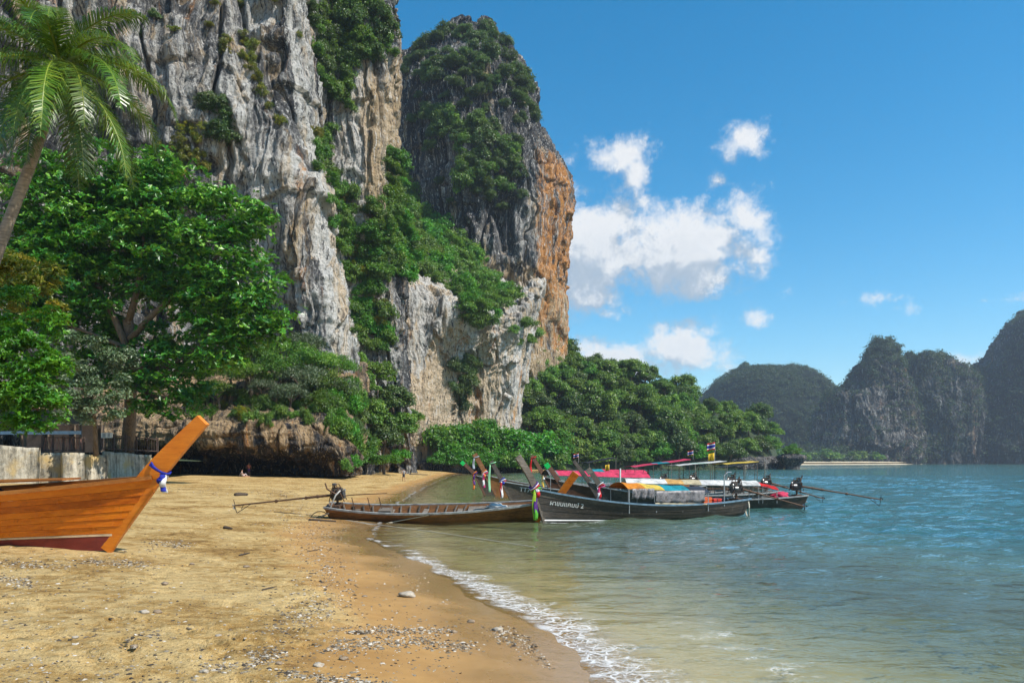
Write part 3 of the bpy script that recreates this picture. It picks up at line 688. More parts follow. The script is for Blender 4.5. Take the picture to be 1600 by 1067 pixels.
shrubs([(640, 105), (800, 120), (820, 330), (700, 320), (640, 200)], 26, 10, 24, 6, SHRUBD, ('lone shrub', 'on the bare tower face'), 'scattered shrubs on the tower face')
shrubs([(800, 500), (840, 500), (836, 540), (804, 540)], 5, 14, 10, 66, SHRUB, ('bush', 'at the foot of the orange rock face'), 'bushes at the foot of the orange face')
shrubs([(706, 560), (742, 570), (735, 600), (722, 650), (704, 640)], 9, 15, 11, 7, SHRUBD, ('shrub', 'in the hollow of the fluted wall'), 'shrubs in the hollow of the fluted wall', hang=.4)
shrubs([(230, 225), (318, 195), (312, 265), (270, 275), (240, 260)], 16, 14, 13, 8, SHRUBY + SHRUBB[:1], ('hanging tuft', 'low on the near cliff'), 'tufts low on the near cliff', hang=.4)
shrubs([(318, 150), (372, 165), (378, 215), (330, 220)], 11, 15, 12, 9, SHRUBD + SHRUBY[:1], ('shrub', 'in the clump midway up the near cliff'), 'clump midway up the near cliff')
shrubs([(335, 45), (390, 55), (415, 120), (440, 190), (425, 195), (395, 140), (345, 100)], 12, 11, 13, 10, SHRUBY, ('tuft', 'high on the near cliff'), 'tufts high on the near cliff', hang=.5)
shrubs([(200, 0), (460, 0), (470, 60), (200, 60)], 9, 9, 30, 12, SHRUBY + SHRUBD[:1], ('small tuft', 'at the top of the near cliff'), 'small tufts at the top of the near cliff')

shrubs([(492, 600), (556, 590), (562, 660), (556, 735), (538, 735), (534, 680), (500, 650)], 26, 15, 10, 14, SHRUB + SHRUBB + SHRUBD[:1], ('shrub', 'spilling over the outer end of the overhang'), 'shrubs over the end of the overhang', hang=.7)
shrubs([(300, 625), (500, 625), (500, 662), (300, 658)], 22, 10, 14, 15, SHRUB + SHRUBY[:1], ('shrub', 'hanging from the lip of the overhang'), 'shrubs on the lip of the overhang', hang=.8)
# ---- trees with trunk and crown
def tree(kind, p, s, rz, label, group=None, name='tree', cat='tree', sz=1.0):
    t = empty(name, p, rz, label, cat, group); t.scale = (s, s, s * sz)
    for nm, me in (('trunk', kind[0]), ('crown', kind[1])):
        link(bpy.data.objects.new(nm, me), t)
    return t
def tree_kind(i, rx, rz, z0, ncl, rc, nleaf, size, mat, **kw):
    cl = crown_clumps(rx, rz, ncl, rc, 300 + i, z0)
    return (trunk_mesh(z0 * .9, rx * .07, rx * .6, 400 + i), foliage('crown', cl, nleaf, size, mat, 500 + i, **kw))
FOREST = [tree_kind(i, 4.2, 3.6, 6.0, 34, 1.4, 6500, .5, MT['leaf_forest' if i % 3 else 'leaf_dark'], aspect=.6) for i in range(6)]
FORESTB = [tree_kind(20 + i, 4.2, 3.6, 5.0, 34, 1.4, 6500, .48, MT['leaf_bright'], aspect=.6) for i in range(2)]
r = random.Random(5)
hill_poly = [(800, 530), (838, 522), (880, 560), (920, 585), (985, 585), (1010, 590), (1080, 615), (1130, 635), (1175, 650), (1205, 675), (1214, 715), (1100, 728), (880, 730), (870, 700), (800, 650)]
hp = [k for k in RAY if k == 'hill']
pts = sorted(scatter(hill_poly, 150, 18, 21), key=lambda q: q[1])
for (x, y) in pts:
    h = cast(x, y, ['hill'])
    if h is None: continue
    big = r.random() < .16
    s = r.uniform(.8, 1.2) * (1.35 if big else 1)
    tree(r.choice(FORESTB if r.random() < .1 else FOREST), h[0] - Vector((0, 0, 2.2 * s + 1.0)), s, r.uniform(0, 6.28),
         '%s%s tree %s of the wooded hill, %s' % ('big ' if big else '', 'leafy' if s < 1 else 'broad', 'near the top' if y < HY - .62 * (HY - np.interp(x, [800, 850, 900, 1000, 1200], [525, 520, 570, 590, 670])) else 'low down at the foot' if y > 690 else 'halfway up the slope', 'beside the orange rock' if x < 890 else 'at its seaward end' if x > 1120 else 'behind the pink awnings' if x < 1010 else 'behind the flags'), 'trees on the hill behind the boats', sz=r.uniform(.85, 1.3))
# skyline trees on the crest
for (x, y, s) in ((905, 566, .8), (935, 572, .9), (985, 562, 1.0), (965, 575, .7), (1008, 580, .75), (850, 512, 1.1), (880, 540, 1.0), (838, 516, 1.1), (866, 525, 1.1), (812, 512, 1.0), (895, 556, 1.0), (1040, 596, .8), (1065, 604, .8), (1110, 622, .7), (1150, 640, .85), (1185, 655, .8), (826, 520, .9)):
    p = Vector(W(x, y, 243 + (x - 800) * .1))
    tree(FOREST[int(x) % 6], p - Vector((0, 0, 9.0 * s)), s, x, 'tree on the crest of the wooded hill against the sky', 'trees on the crest of the wooded hill')
# bright bushes and creepers at the back of the beach
for (x, y, d, s) in ((690, 690, 172, 26), (722, 684, 176, 24), (748, 688, 178, 24), (775, 690, 180, 25), (705, 708, 168, 18), (800, 694, 182, 30), (830, 700, 184, 30), (855, 712, 186, 24), (738, 706, 170, 20), (775, 712, 172, 18), (815, 716, 178, 18),
                    (760, 672, 182, 18), (868, 690, 190, 22), (690, 716, 166, 15), (725, 717, 167, 15), (757, 719, 168, 15), (795, 720, 170, 16), (830, 720, 176, 18), (862, 722, 182, 18)):
    k = r.choice(SHRUBB + SHRUB[:1]); sc = 1.35 * s * d / FPX
    o = bpy.data.objects.new('bush', k); o.location = W(x, y + 4, d); o.scale = (sc, sc, sc * r.uniform(.9, 1.25)); o.rotation_euler = (0, 0, r.uniform(0, 6))
    link(o, None, '%s %s bush above the boulders, %s' % ('large' if s > 24 else 'small' if s < 20 else 'middling', 'bright green' if k in SHRUBB else 'mid-green', 'just beside the fluted wall' if x < 730 else 'behind the leftmost prows' if x < 790 else 'next to the wooded hill'), 'bush', 'bright bushes above the boulders')
# trees between the two cliffs
for (x, y, d, s, kd, sz) in ((520, 590, 112, .62, 0, 1.0), (560, 600, 118, .75, 1, 1.0), (545, 560, 116, .6, 4, 1.), (590, 590, 122, .7, 2, 1.1), (615, 630, 126, .8, 3, 1.1), (575, 660, 120, .85, 5, 1.2), (625, 670, 126, .72, 1, 1.1), (600, 690, 121, .75, 0, 1.2), (565, 700, 116, .7, 4, 1.1), (590, 545, 132, .6, 2, 1.), (640, 650, 132, .55, 5, 1.)):
    p = Vector(W(x, y, d)); s *= .92
    tree(FOREST[kd], p - Vector((0, 0, 6.2 * s)), s, x, '%s tree between overhang and fluted wall, %s' % ('small' if s < .6 else 'tall' if sz > 1.1 else 'broad', 'high up' if y < 600 else 'down by the sand' if y > 680 else 'halfway up on the left' if x < 600 else 'halfway up on the right'), 'trees between overhang and fluted wall', sz=sz)
for (x, y, d, s) in ((560, 720, 112, 17), (590, 722, 114, 16), (612, 720, 116, 16), (575, 712, 114, 18), (625, 712, 120, 15), (548, 712, 112, 14)):
    k = r.choice(SHRUBB); sc = s * d / FPX
    o = bpy.data.objects.new('bush', k); o.location = W(x, y, d); o.scale = (sc,) * 3; o.rotation_euler = (0, 0, r.uniform(0, 6))
    link(o, None, 'low green bush on the sand beside the overhang', 'bush', 'low bushes beside the overhang')
# trees growing on top of the overhang
LIGHT = [tree_kind(40 + i, 3.6, 2.4, 4.2, 24, 1.25, 4200, .36, MT['leaf_grey' if i == 1 else 'leaf_forest'], aspect=.35, droop=.5) for i in range(3)]
for (x, y, d, s, k) in ((395, 585, 94, .8, 0), (430, 575, 96, .95, 2), (470, 590, 95, .95, 1), (505, 600, 97, .85, 0), (455, 615, 93, .7, 1), (500, 628, 94, .7, 2), (360, 580, 95, .8, 2), (415, 605, 93, .6, 1), (345, 610, 93, .7, 0), (385, 555, 97, .9, 2), (445, 550, 99, 1.0, 0), (485, 565, 99, 1.0, 2), (530, 610, 100, .85, 1), (520, 570, 103, .9, 0), (470, 535, 102, .8, 1)):
    p = Vector(W(x, y, d)); s *= .95
    tree(LIGHT[k], p - Vector((0, 0, 4.4 * s)), s, x, '%s feathery %s tree on top of the overhang, %s' % ('small' if s < .75 else 'spreading', 'greyish' if k == 1 else 'green', 'beside the huge tree' if x < 420 else 'above the middle of it' if x < 480 else 'above its outer end'), 'trees on top of the overhang')

# the big sea-almond tree behind the garden wall
def lobes_to_clumps(lobes, per, rc, seed):
    rr = np.random.default_rng(seed); out = []
    for (x, y, d, rp) in lobes:
        c = np.array(W(x, y, d)); R = rp * d / FPX
        k = int(per * (rp / 80.0) ** 2) + 3
        dd = rr.normal(size=(k, 3)); dd /= np.linalg.norm(dd, axis=1, keepdims=True); dd[:, 1] *= .8
        q = c + dd * R * (.5 + .5 * rr.random((k, 1)) ** .6)
        out.append(np.column_stack([q, rc * (.7 + .6 * rr.random(k))]))
    return np.vstack(out)
def big_tree():
    base = Vector(W(196, 706, 69)); base.z = 2.8
    t = empty('sea_almond_tree', base, 0, 'huge glossy green spreading tree behind the garden wall', 'tree')
    lob = [(75, 320, 61, 75), (140, 290, 62, 70), (215, 300, 62, 72), (130, 380, 61, 90), (230, 380, 60, 80), (300, 350, 61, 62), (360, 345, 60, 45), (400, 350, 60, 22), (330, 420, 60, 72), (385, 440, 60, 50),
           (400, 500, 60, 48), (425, 525, 60, 28), (350, 510, 60, 55), (310, 470, 62, 50), (80, 440, 60, 75), (160, 450, 61, 48), (270, 590, 61, 50), (300, 620, 61, 34), (355, 555, 60, 38), (60, 530, 61, 60), (240, 540, 63, 36), (110, 600, 62, 45), (250, 640, 61, 30), (190, 340, 63, 80), (60, 390, 62, 80), (170, 400, 64, 85), (260, 430, 64, 60), (330, 480, 63, 60), (130, 520, 64, 60), (215, 610, 63, 40), (180, 560, 64, 50), (290, 560, 63, 40), (20, 460, 63, 70), (270, 300, 62, 50)]
    cl = lobes_to_clumps(lob, 60, 1.15, 8); cl[:, :3] -= np.array(base)
    link(bpy.data.objects.new('crown', foliage('crown', cl, 25000, .34, MT['leaf_almond'], 81, squash=.6, up=.75, rosette=6, aspect=.52, lowest=-.15)), t)
    mb = MB(); L = lambda x, y, d: Vector(W(x, y, d)) - base
    mb.tube([(0, 0, -1.5), L(204, 640, 67), L(205, 560, 64), L(200, 500, 62)], [.62, .5, .46, .4], 10)
    for path, r0 in ((((205, 560), (180, 500), (150, 440), (110, 370), (90, 310)), .32), (((200, 505), (215, 450), (225, 390), (220, 310)), .3), (((203, 530), (240, 490), (290, 450), (340, 400), (385, 350)), .3),
                     (((207, 575), (260, 575), (310, 540), (360, 510), (410, 500)), .26), (((210, 600), (250, 620), (290, 625)), .16), (((202, 545), (140, 520), (80, 500)), .22), (((206, 600), (240, 620), (262, 620), (285, 600)), .17)):
        q = [L(x, y, 62 - 1.2 * i / len(path)) for i, (x, y) in enumerate(path)]
        mb.tube(q, [r0 * (1 - .75 * i / (len(q) - 1)) for i in range(len(q))], 7)
    mb.build('trunk', MT['bark'], t, True)
big_tree()
def lobe_tree(name, base, lob, per, rc, nleaf, size, mat, trunk, label, seed, **kw):
    t = empty(name, base, 0, label, 'tree'); base = Vector(base)
    cl = lobes_to_clumps(lob, per, rc, seed); cl[:, :3] -= np.array(base)
    link(bpy.data.objects.new('crown', foliage('crown', cl, nleaf, size, mat, seed, **kw)), t)
    mb = MB()
    for path, r0 in trunk:
        q = [Vector(W(*p)) - base for p in path]; mb.tube(q, [r0 * (1 - .6 * i / (len(q) - 1)) for i in range(len(q))], 8)
    mb.build('trunk', MT['bark'], t, True)
    return t
lobe_tree('leafy_tree', W(-140, 760, 26), [(20, 560, 25, 62), (55, 600, 25, 48), (10, 620, 25, 60), (60, 640, 25, 40), (75, 520, 26, 36), (-40, 590, 26, 90), (30, 500, 26, 50), (85, 570, 25, 24), (45, 665, 25, 18)], 60, .3, 5200, .15, MT['leaf_bright'],
          [([(-140, 760, 26), (-130, 640, 26), (-60, 570, 26), (20, 560, 25.5)], .22), ([(-60, 570, 26), (10, 620, 25), (60, 640, 25)], .1)], 'vivid green leafy branches hanging in at the edge above the wall', 87, rosette=5, aspect=.42, squash=.7, up=.6)
lobe_tree('yellowing_tree', W(-180, 760, 30), [(10, 440, 29, 42), (50, 470, 29, 34), (25, 410, 29, 28), (65, 440, 29, 24), (-40, 440, 30, 60), (80, 490, 29, 18)], 60, .32, 3000, .16, MT['leaf_yellow'],
          [([(-180, 760, 30), (-150, 600, 30), (-60, 490, 30), (20, 450, 29)], .18)], 'yellowing leafy branches at the edge below the palm trunk', 88, rosette=5, aspect=.35, squash=.75, up=.5)
lobe_tree('grey_leaved_tree', W(150, 712, 60), [(130, 560, 58, 44), (165, 590, 58, 38), (120, 610, 58, 40), (150, 640, 58, 32), (185, 560, 59, 24), (110, 650, 58, 22), (180, 630, 58, 22)], 50, .6, 9000, .26, MT['leaf_grey'],
          [([(150, 712, 60), (148, 660, 59.5), (140, 590, 58.5)], .22)], 'grey-green small-leaved tree in front of the huge tree', 89, aspect=.5)

# ---- coconut palm
def palm():
    d0 = 24.0
    base = Vector(W(-75, 760, d0)); base.z = gz(base.x, base.y)
    t = empty('coconut_palm', base, 0, 'tall leaning coconut palm with drooping fronds', 'palm tree')
    L = lambda x, y, d=d0: Vector(W(x, y, d)) - base
    path = [Vector((0, 0, -.4)), L(-62, 640), L(-40, 520), L(-16, 430), L(14, 345), L(46, 262), L(74, 180), L(94, 102)]
    # fine rings along the stem
    q = []; rr = []
    Pm = crmat(len(path), 90) @ np.array([tuple(p) for p in path])
    for i, p in enumerate(Pm): q.append(p); rr.append((.19 - .05 * i / 89) * (1 + .05 * (i % 2)) + (.12 * math.exp(-i / 5)))
    MB().tube(q, rr, 12).build('trunk', MT['palm_bark'], t, True)
    top = Vector(Pm[-1]); r = random.Random(4)
    FR = [(0, 62, 3.4, 1.0), (15, 22, 4.0, 1.25), (-20, 30, 3.6, 1.15), (40, 5, 3.8, 1.1), (75, -18, 3.9, .75), (100, -34, 3.6, .7), (-8, -38, 4.1, .6), (-48, -12, 3.9, .95), (-75, -28, 3.7, .7), (-110, -40, 3.8, .6), (-60, 35, 3.6, 1.1),
          (180, 20, 3.8, 1.1), (160, -10, 3.8, .9), (200, -22, 3.9, .8), (215, 35, 3.6, 1.1), (185, 55, 3.4, 1.0), (240, -5, 3.8, 1.), (265, -35, 3.7, .6), (290, -15, 3.9, .9), (285, 30, 3.5, 1.1), (120, 25, 3.6, 1.1), (250, 60, 3.3, 1.), (-92, -55, 3.6, .4), (-30, -58, 3.7, .4), (-135, -55, 3.7, .4), (60, 48, 3.5, 1.1), (-28, 4, 4.2, 1.05)]
    for (a, e, ln, dr) in FR:
        az_ = math.radians(a + r.uniform(-6, 6)); el_ = math.radians(e); pts = []; p = top.copy(); k = 26; ln *= r.uniform(1.0, 1.15)
        for i in range(k + 1):
            f = i / k; ee = el_ - dr * 1.5 * f ** 1.3
            pts.append(p.copy()); p = p + Vector((math.cos(az_) * math.cos(ee), math.sin(az_) * math.cos(ee), math.sin(ee))) * (ln / k)
        vs, fs, ti = [], [], []
        side0 = Vector((-math.sin(az_), math.cos(az_), 0)); tone = r.random()
        for i in range(2, k):
            for sub in range(3):
                f = (i + sub / 3) / k; pp = pts[i].lerp(pts[i + 1], sub / 3); tg = (pts[i + 1] - pts[i]).normalized(); upv = tg.cross(side0).normalized()
                if upv.z < 0 and abs(e) < 70: upv = -upv
                for s in (-1, 1):
                    ll = 1.0 * (math.sin(math.pi * min(1, (f * .92 + .08))) ** .6) * r.uniform(.85, 1.1); w = r.uniform(.017, .025)
                    dv = (side0 * s * .78 + tg * .5 + upv * .15).normalized()
                    e1 = pp + dv * ll * .5 + Vector((r.gauss(0, .03), r.gauss(0, .03), -.07 * ll + r.gauss(0, .03))); e2 = e1 + (dv * .55 + Vector((r.gauss(0, .12), r.gauss(0, .12), -.85))).normalized() * ll * .5
                    wv = tg * w
                    b = len(vs); vs += [pp - wv, pp + wv, e1 + wv * .9, e1 - wv * .9, e2]
                    fs += [(b, b + 1, b + 2, b + 3), (b + 3, b + 2, b + 4, b + 4)]; tt = min(1, max(0, .25 + .45 * tone + r.gauss(0, .13))); ti += [tt, tt]
        fs = [tuple(dict.fromkeys(q)) for q in fs]
        b = len(vs); mbr = MB().tube([pts[i] for i in range(0, k + 1, 2)], [.045 * (1 - .85 * i / k) for i in range(0, k + 1, 2)], 5)
        vs += mbr.v; fs += [tuple(i + b for i in q) for q in mbr.f]; ti += [.9] * len(mbr.f)
        me = bpy.data.meshes.new('frond'); me.from_pydata(vs, [], fs); me.materials.append(MT['leaf_palm'])
        at = me.attributes.new('tint', 'FLOAT', 'FACE'); at.data.foreach_set('value', ti)
        link(bpy.data.objects.new('frond', me), t)
    cm = plain('coconut', (.2, .17, .04), .5)
    for i in range(7):
        a = i * .9; c = top + Vector((math.cos(a) * .26, math.sin(a) * .26, -.28 - .1 * (i % 2)))
        mb = MB().tube([c + Vector((0, 0, z)) for z in (-.15, -.12, -.05, .04, .11, .14)], [.03, .085, .12, .12, .07, .02], 9); mb.build('coconut', cm, t, True)
palm()

# ---- forest on the far karsts (a mass), trees along the far beach
def far_forest():
    cl = []; rr = np.random.default_rng(12)
    for (o, P), n, thr in zip(FARS, (2300, 900, 900, 2300), (.0, .52, .5, .42)):
        Q = P.reshape(-1, 3); du = np.gradient(P, axis=1); dv = np.gradient(P, axis=0); nn = np.cross(du, dv); nn /= np.linalg.norm(nn, axis=-1, keepdims=True) + 1e-9
        flat = np.abs(nn[..., 2]).reshape(-1); vis = (Q[:, 1] < np.median(Q[:, 1]) + 60) & (Q[:, 2] > 0)
        ok = np.where(vis & ((vnoise(Q * .03, 6) + .5 * flat) > thr))[0]
        s = rr.choice(ok, n); cl.append(np.column_stack([Q[s] + np.array([0, -1.5, .5]), 4.2 * (.6 + .9 * rr.random(n))]))
    # slopes that come down to the shore
    n = 1500; x = rr.uniform(1215, 1900, n); dd = np.interp(x, [f[0] for f in far], [f[1] for f in far]) + 10 + rr.random(n) * 70
    z = 3 + (rr.random(n) ** 1.5) * np.interp(x, [1215, 1290, 1400, 1500, 1700], [10, 16, 24, 46, 60]) * (dd - dd.min() * 0 - np.interp(x, [f[0] for f in far], [f[1] for f in far])) / 70
    cl.append(np.column_stack([(x - 800) / FPX * dd, dd, z, 4.5 * (.6 + .8 * rr.random(n))]))
    cl = np.vstack(cl)
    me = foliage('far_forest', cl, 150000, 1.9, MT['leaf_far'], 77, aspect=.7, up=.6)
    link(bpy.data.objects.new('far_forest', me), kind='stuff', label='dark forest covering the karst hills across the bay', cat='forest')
far_forest()
FARTREE = [tree_kind(60 + i, 6.5, 5.0, 6.0, 22, 2.3, 1500, 1.5, MT['leaf_grey' if i == 2 else 'leaf_forest'], aspect=.65) for i in range(3)]
for i, x in enumerate(np.linspace(1216, 1420, 17)):
    d = np.interp(x, [f[0] for f in far], [f[1] for f in far]) + 14 + 8 * (i % 3)
    s = random.Random(i).uniform(.75, 1.3)
    tree(FARTREE[i % 3], ((x - 800) / FPX * d, d, 1.0), s, i, 'tree in the row behind the far beach', 'trees behind the far beach')
for i, x in enumerate((1545, 1562, 1580, 1598, 1615)):
    d = 880 + 10 * (i % 2); tree(FARTREE[2 if i % 2 else 0], W(x, 708 - 4 * (i % 2), d), 1.8, i, 'pale tree in the clump low on the shaded mountain', 'pale trees low on the mountain')
# ------------------------------------------------------------------ longtail boats
MT['teak'] = wood('varnished_teak', (.36, .07, .004), (.58, .135, .006), (.72, .2, .01), .26, .5, wear=(.3, .07, .008))
MT['teak_dark'] = wood('teak_trim', (.14, .04, .008), (.26, .085, .014), (.38, .14, .025), .4, .5)
MT['brown_wood'] = wood('weathered_brown_wood', (.05, .022, .01), (.16, .068, .022), (.28, .12, .035), .5, .4, wear=(.05, .035, .026))
MT['dark_wood'] = wood('weathered_dark_wood', (.022, .019, .016), (.055, .044, .034), (.11, .088, .066), .5, .4, wear=(.17, .145, .115))
MT['mid_wood'] = wood('weathered_red_wood', (.035, .018, .013), (.085, .038, .022), (.14, .062, .03), .5, .4, wear=(.03, .026, .022))
MT['grey_wood'] = wood('grey_deck_wood', (.07, .058, .046), (.15, .125, .1), (.27, .23, .19), .8, .2)
MT['black_iron'] = plain('black_iron', (.045, .042, .04), .5, .5, .5, 14, .2)
MT['iron_grey'] = plain('oily_grey_iron', (.13, .125, .12), .5, .5, .5, 12, .2)
MT['rust_iron'] = plain('rusty_iron', (.11, .06, .035), .7, .3, .5, 12, .3)
MT['steel'] = plain('grey_steel', (.42, .41, .4), .4, .7, .3, 10, .1)
MT['rubber_grey'] = plain('grey_hose', (.38, .36, .33), .6, 0, .2, 8, .1)
MT['rope'] = plain('rope_fibre', (.46, .42, .33), .9, 0, .3, 40, .5)
MT['white_paint'] = plain('white_paint', (.74, .73, .69), .55, 0, .14, 5, .1)
def paint(name, c, **kw):
    if name not in MT: MT[name] = plain(name, c, kw.pop('rough', .6), var=kw.pop('var', .18), scale=kw.pop('scale', 4), **kw)
    return MT[name]
RED = paint('hull_red', (.2, .028, .02)); CREAM = paint('stripe_cream', (.66, .48, .3)); BLUE = paint('rail_blue', (.12, .2, .26), var=.35); RAILG = paint('rail_grey', (.28, .29, .28), var=.4)
TARP = {k: plain('tarp_' + k, tuple(x * .86 for x in c), .7, 0, .34, 2.6, .5, .2, trans=.22) for k, c in dict(orange=(.75, .27, .03), yellow=(.8, .58, .1), teal=(.02, .3, .37), navy=(.05, .065, .09), pink=(.68, .06, .13), white=(.78, .77, .73), red=(.68, .025, .02), black=(.035, .037, .042), pale=(.66, .56, .36), green=(.5, .66, .55), grey=(.2, .195, .19), amber=(.72, .42, .14)).items()}
CLOTH = {k: plain('cloth_' + k, c, .85, 0, .2, 14, .3, .1, trans=.2) for k, c in dict(red=(.55, .03, .035), blue=(.03, .045, .35), white=(.75, .75, .74), green=(.12, .42, .05), lime=(.36, .55, .05), pink=(.6, .05, .2), purple=(.1, .04, .2), orange=(.75, .22, .05), yellow=(.75, .5, .05), mint=(.3, .6, .35), capgreen=(.02, .5, .11), greyc=(.35, .38, .42), black=(.02, .02, .024)).items()}

class Hull:
    """local frame: x forward, 0 where the stem meets the keel line; z up, 0 at the keel line"""
    def __init__(s, L, B, gm, gb, gs, rake, prow, draft=0.0, sheer=2.2):
        s.L, s.B, s.gm, s.gb, s.gs, s.rake, s.prow, s.draft, s.sheer = L, B, gm, gb, gs, rake, prow, draft, sheer
    def g(s, u): return s.gm + (s.gb - s.gm) * max(0, (u - .4) / .6) ** s.sheer + (s.gs - s.gm) * max(0, (.35 - u) / .35) ** 2
    def stem(s, z): return s.rake * (z / s.gb) ** 1.05 if z > 0 else s.rake * z / s.gb
    def P(s, u, t, side=1, off=0.0):
        k = -s.draft + .25 * max(0, (.15 - u) / .15) ** 2 * s.gm
        z = k + (s.g(u) - k) * t
        x0 = -s.L - .35 * z; x = x0 + u * (s.stem(z) - x0)
        f = (1 - max(0, (u - .38) / .62) ** 2.3) * (.5 + .5 * min(1, u / .38) ** .6)
        bowk = max(0, (u - .55) / .45)
        fl = (.5 + .5 * t ** .65) * (1 - bowk) + (.12 + .88 * t ** 1.1) * bowk
        return Vector((x, side * (s.B / 2 * f * fl + .045 + off), z))
def strip(h, t0, t1, side, us, nt_=3, th=.03, lap=0.0):
    mb = MB(); vs = []; n = len(us)
    for lay in (0, 1):
        for i, u in enumerate(us):
            for j in range(nt_ + 1):
                f = j / nt_; vs.append(h.P(u, t0 + (t1 - t0) * f, side, (-th if lay else 0) + lap * (1 - f)))
    fs = []; w = nt_ + 1; o = n * w
    for i in range(n - 1):
        for j in range(nt_):
            a, b, c, d = i * w + j, i * w + j + 1, (i + 1) * w + j + 1, (i + 1) * w + j
            fs += [(a, b, c, d), (d + o, c + o, b + o, a + o)]
        for j in (0, nt_):
            fs.append((i * w + j, (i + 1) * w + j, (i + 1) * w + j + o, i * w + j + o))
    for i in (0, n - 1):
        for j in range(nt_): fs.append((i * w + j, i * w + j + 1, i * w + j + 1 + o, i * w + j + o))
    return mb.add(vs, fs)
def rail_path(h, side, off, dz, u0=0.0, u1=1.0, n=34): return [h.P(u0 + (u1 - u0) * i / n, 1, side, off) + Vector((0, 0, dz)) for i in range(n + 1)]

def engine(root, x, z, shaft_len, drop, tilt_side=0.0, tiller=1.4, prop_guard=True, sidek=1, lift=.55):
    """car engine on a swivel post with its long propeller shaft behind"""
    c = Vector((x, 0, z + lift)); V_ = lambda *q: c + Vector(q)
    e = MB(); e.box(c, (.52, .3, .3)); e.box(V_(0, 0, -.2), (.4, .24, .12))
    blk = e.build('engine_block', MT['black_iron'], root)
    MB().box(V_(.02, 0, .2), (.48, .2, .1)).build('cylinder_head', MT['iron_grey'], blk)
    MB().box(V_(.0, 0, .275), (.4, .13, .06)).build('rocker_cover', MT['rust_iron'], blk)
    for q in range(4): MB().tube([V_(-.18 + .12 * q, -.1, .2), V_(-.18 + .12 * q, -.2, .16), V_(-.2 + .08 * q, -.24, .02)], .025, 6).build('exhaust_header', MT['rust_iron'], blk)
    MB().tube([V_(.29 + i * .02, .02, -.04) for i in range(3)], .17, 14).build('flywheel', MT['iron_grey'], blk)
    MB().tube([V_(.29, .12, .14), V_(.34, .12, .14)], .07, 10).build('pulley', MT['steel'], blk)
    MB().tube([V_(.08, .2, .0), V_(.26, .2, .0)], .075, 10).build('alternator', MT['steel'], blk)
    MB().tube([V_(-.12, .1, .26), V_(-.12, .1, .34), V_(-.12, .1, .35), V_(-.12, .1, .45)], [.04, .04, .1, .1], 10).build('air_filter', MT['iron_grey'], blk)
    MB().tube([V_(.1, -.24, .02), V_(-.1, -.3, .14), V_(-.35, -.28, .3), V_(-.42, -.26, .55)], .035, 7).build('exhaust_pipe', MT['rust_iron'], blk)
    fr = MB()
    for sy in (-.2, .2): fr.tube([V_(-.32, sy, -.3), V_(-.1, sy, .42), V_(.05, sy, .42), V_(.36, sy, -.3)], .02, 6)
    fr.tube([V_(-.02, -.2, .42), V_(-.02, .2, .42)], .02, 6); fr.build('engine_cradle', MT['rust_iron'], root)
    hs = MB().tube([c + Vector((.2, -.2, .2)), c + Vector((.05, -.4, .05)), c + Vector((-.15, -.45, -.35)), c + Vector((-.3, -.4, -.75)), c + Vector((-.7, -.3, -.95))], .035, 7); hs.build('cooling_hose', MT['rubber_grey'], root, True)
    MB().tube([(x, 0, z - .25), (x, 0, z + lift - .2)], .055, 8).box((x, 0, z - .05), (.3, .7, .1)).build('swivel_post', MT['rust_iron'], root)
    a = c + Vector((-.3, 0, -.05)); b = a + Vector((-shaft_len, tilt_side, drop))
    sh = MB().tube([a, a.lerp(b, .25), a.lerp(b, .26), b], [.055, .055, .038, .034], 8)
    for f in (.12, .24, .55): sh.tube([a.lerp(b, f), a.lerp(b, f + .02)], .075, 8)
    sh.build('propeller_shaft', MT['rust_iron'], root)
    g = MB(); q = a.lerp(b, .82); low = b + Vector((.1, 0, -.34)); g.tube([q, low], .016, 5); g.tube([b + Vector((.02, 0, 0)), low], .016, 5); g.tube([a.lerp(b, .9), a.lerp(b, .93) + Vector((0, 0, -.2))], .014, 5); g.tube([b + Vector((.05, 0, .0)), b + Vector((.0, 0, .26))], .014, 5)
    g.build('skeg', MT['black_iron'], root)
    pr = MB()
    for k in range(3):
        an = k * 2.094 + .4; r_ = Vector((0, math.cos(an), math.sin(an))); s_ = Vector((0, -math.sin(an), math.cos(an)))
        pr.add([b + r_ * .03, b + r_ * .1 + s_ * .07 + Vector((.04, 0, 0)), b + r_ * .19, b + r_ * .1 - s_ * .07 - Vector((.04, 0, 0))], [(0, 1, 2, 3)])
    pr.tube([b + Vector((.04, 0, 0)), b - Vector((.08, 0, 0))], [.04, .02], 7).build('propeller', MT['steel'], root)
    MB().tube([c + Vector((.3, 0, -.08)), c + Vector((.7, 0, -.04)), c + Vector((.3 + tiller, .05 * sidek, .0))], [.025, .022, .018], 6).build('tiller', MT['rust_iron'], root)

def prow_piece(h, w0, w1, d0, d1, curve, mat, root, bottom=0.0):
    """stem and prow post in one curved timber"""
    pts, pr = [], []
    n = 22
    px, pz = h.prow
    for i in range(n + 1):
        f = i / n
        if f < .5:
            z = bottom - h.draft + (h.gb - bottom + h.draft) * f * 2; x = h.stem(z) + .02
        else:
            q = (f - .5) * 2; z = h.gb + (pz - h.gb) * q; x = h.stem(h.gb) + .02 + (px - h.rake) * (q ** curve)
        k = max(0, (f - .35) / .65); w = w0 + (w1 - w0) * k; d = d0 + (d1 - d0) * k
        pts.append((x, 0, z)); pr.append([(-w / 2, -d * .25), (w / 2, -d * .25), (w / 2 * .85, d * .75), (-w / 2 * .85, d * .75)])
    mb = MB().sweep(pts, pr, side=(0, 1, 0)); return mb.build('prow', mat, root), Vector(pts[-1])

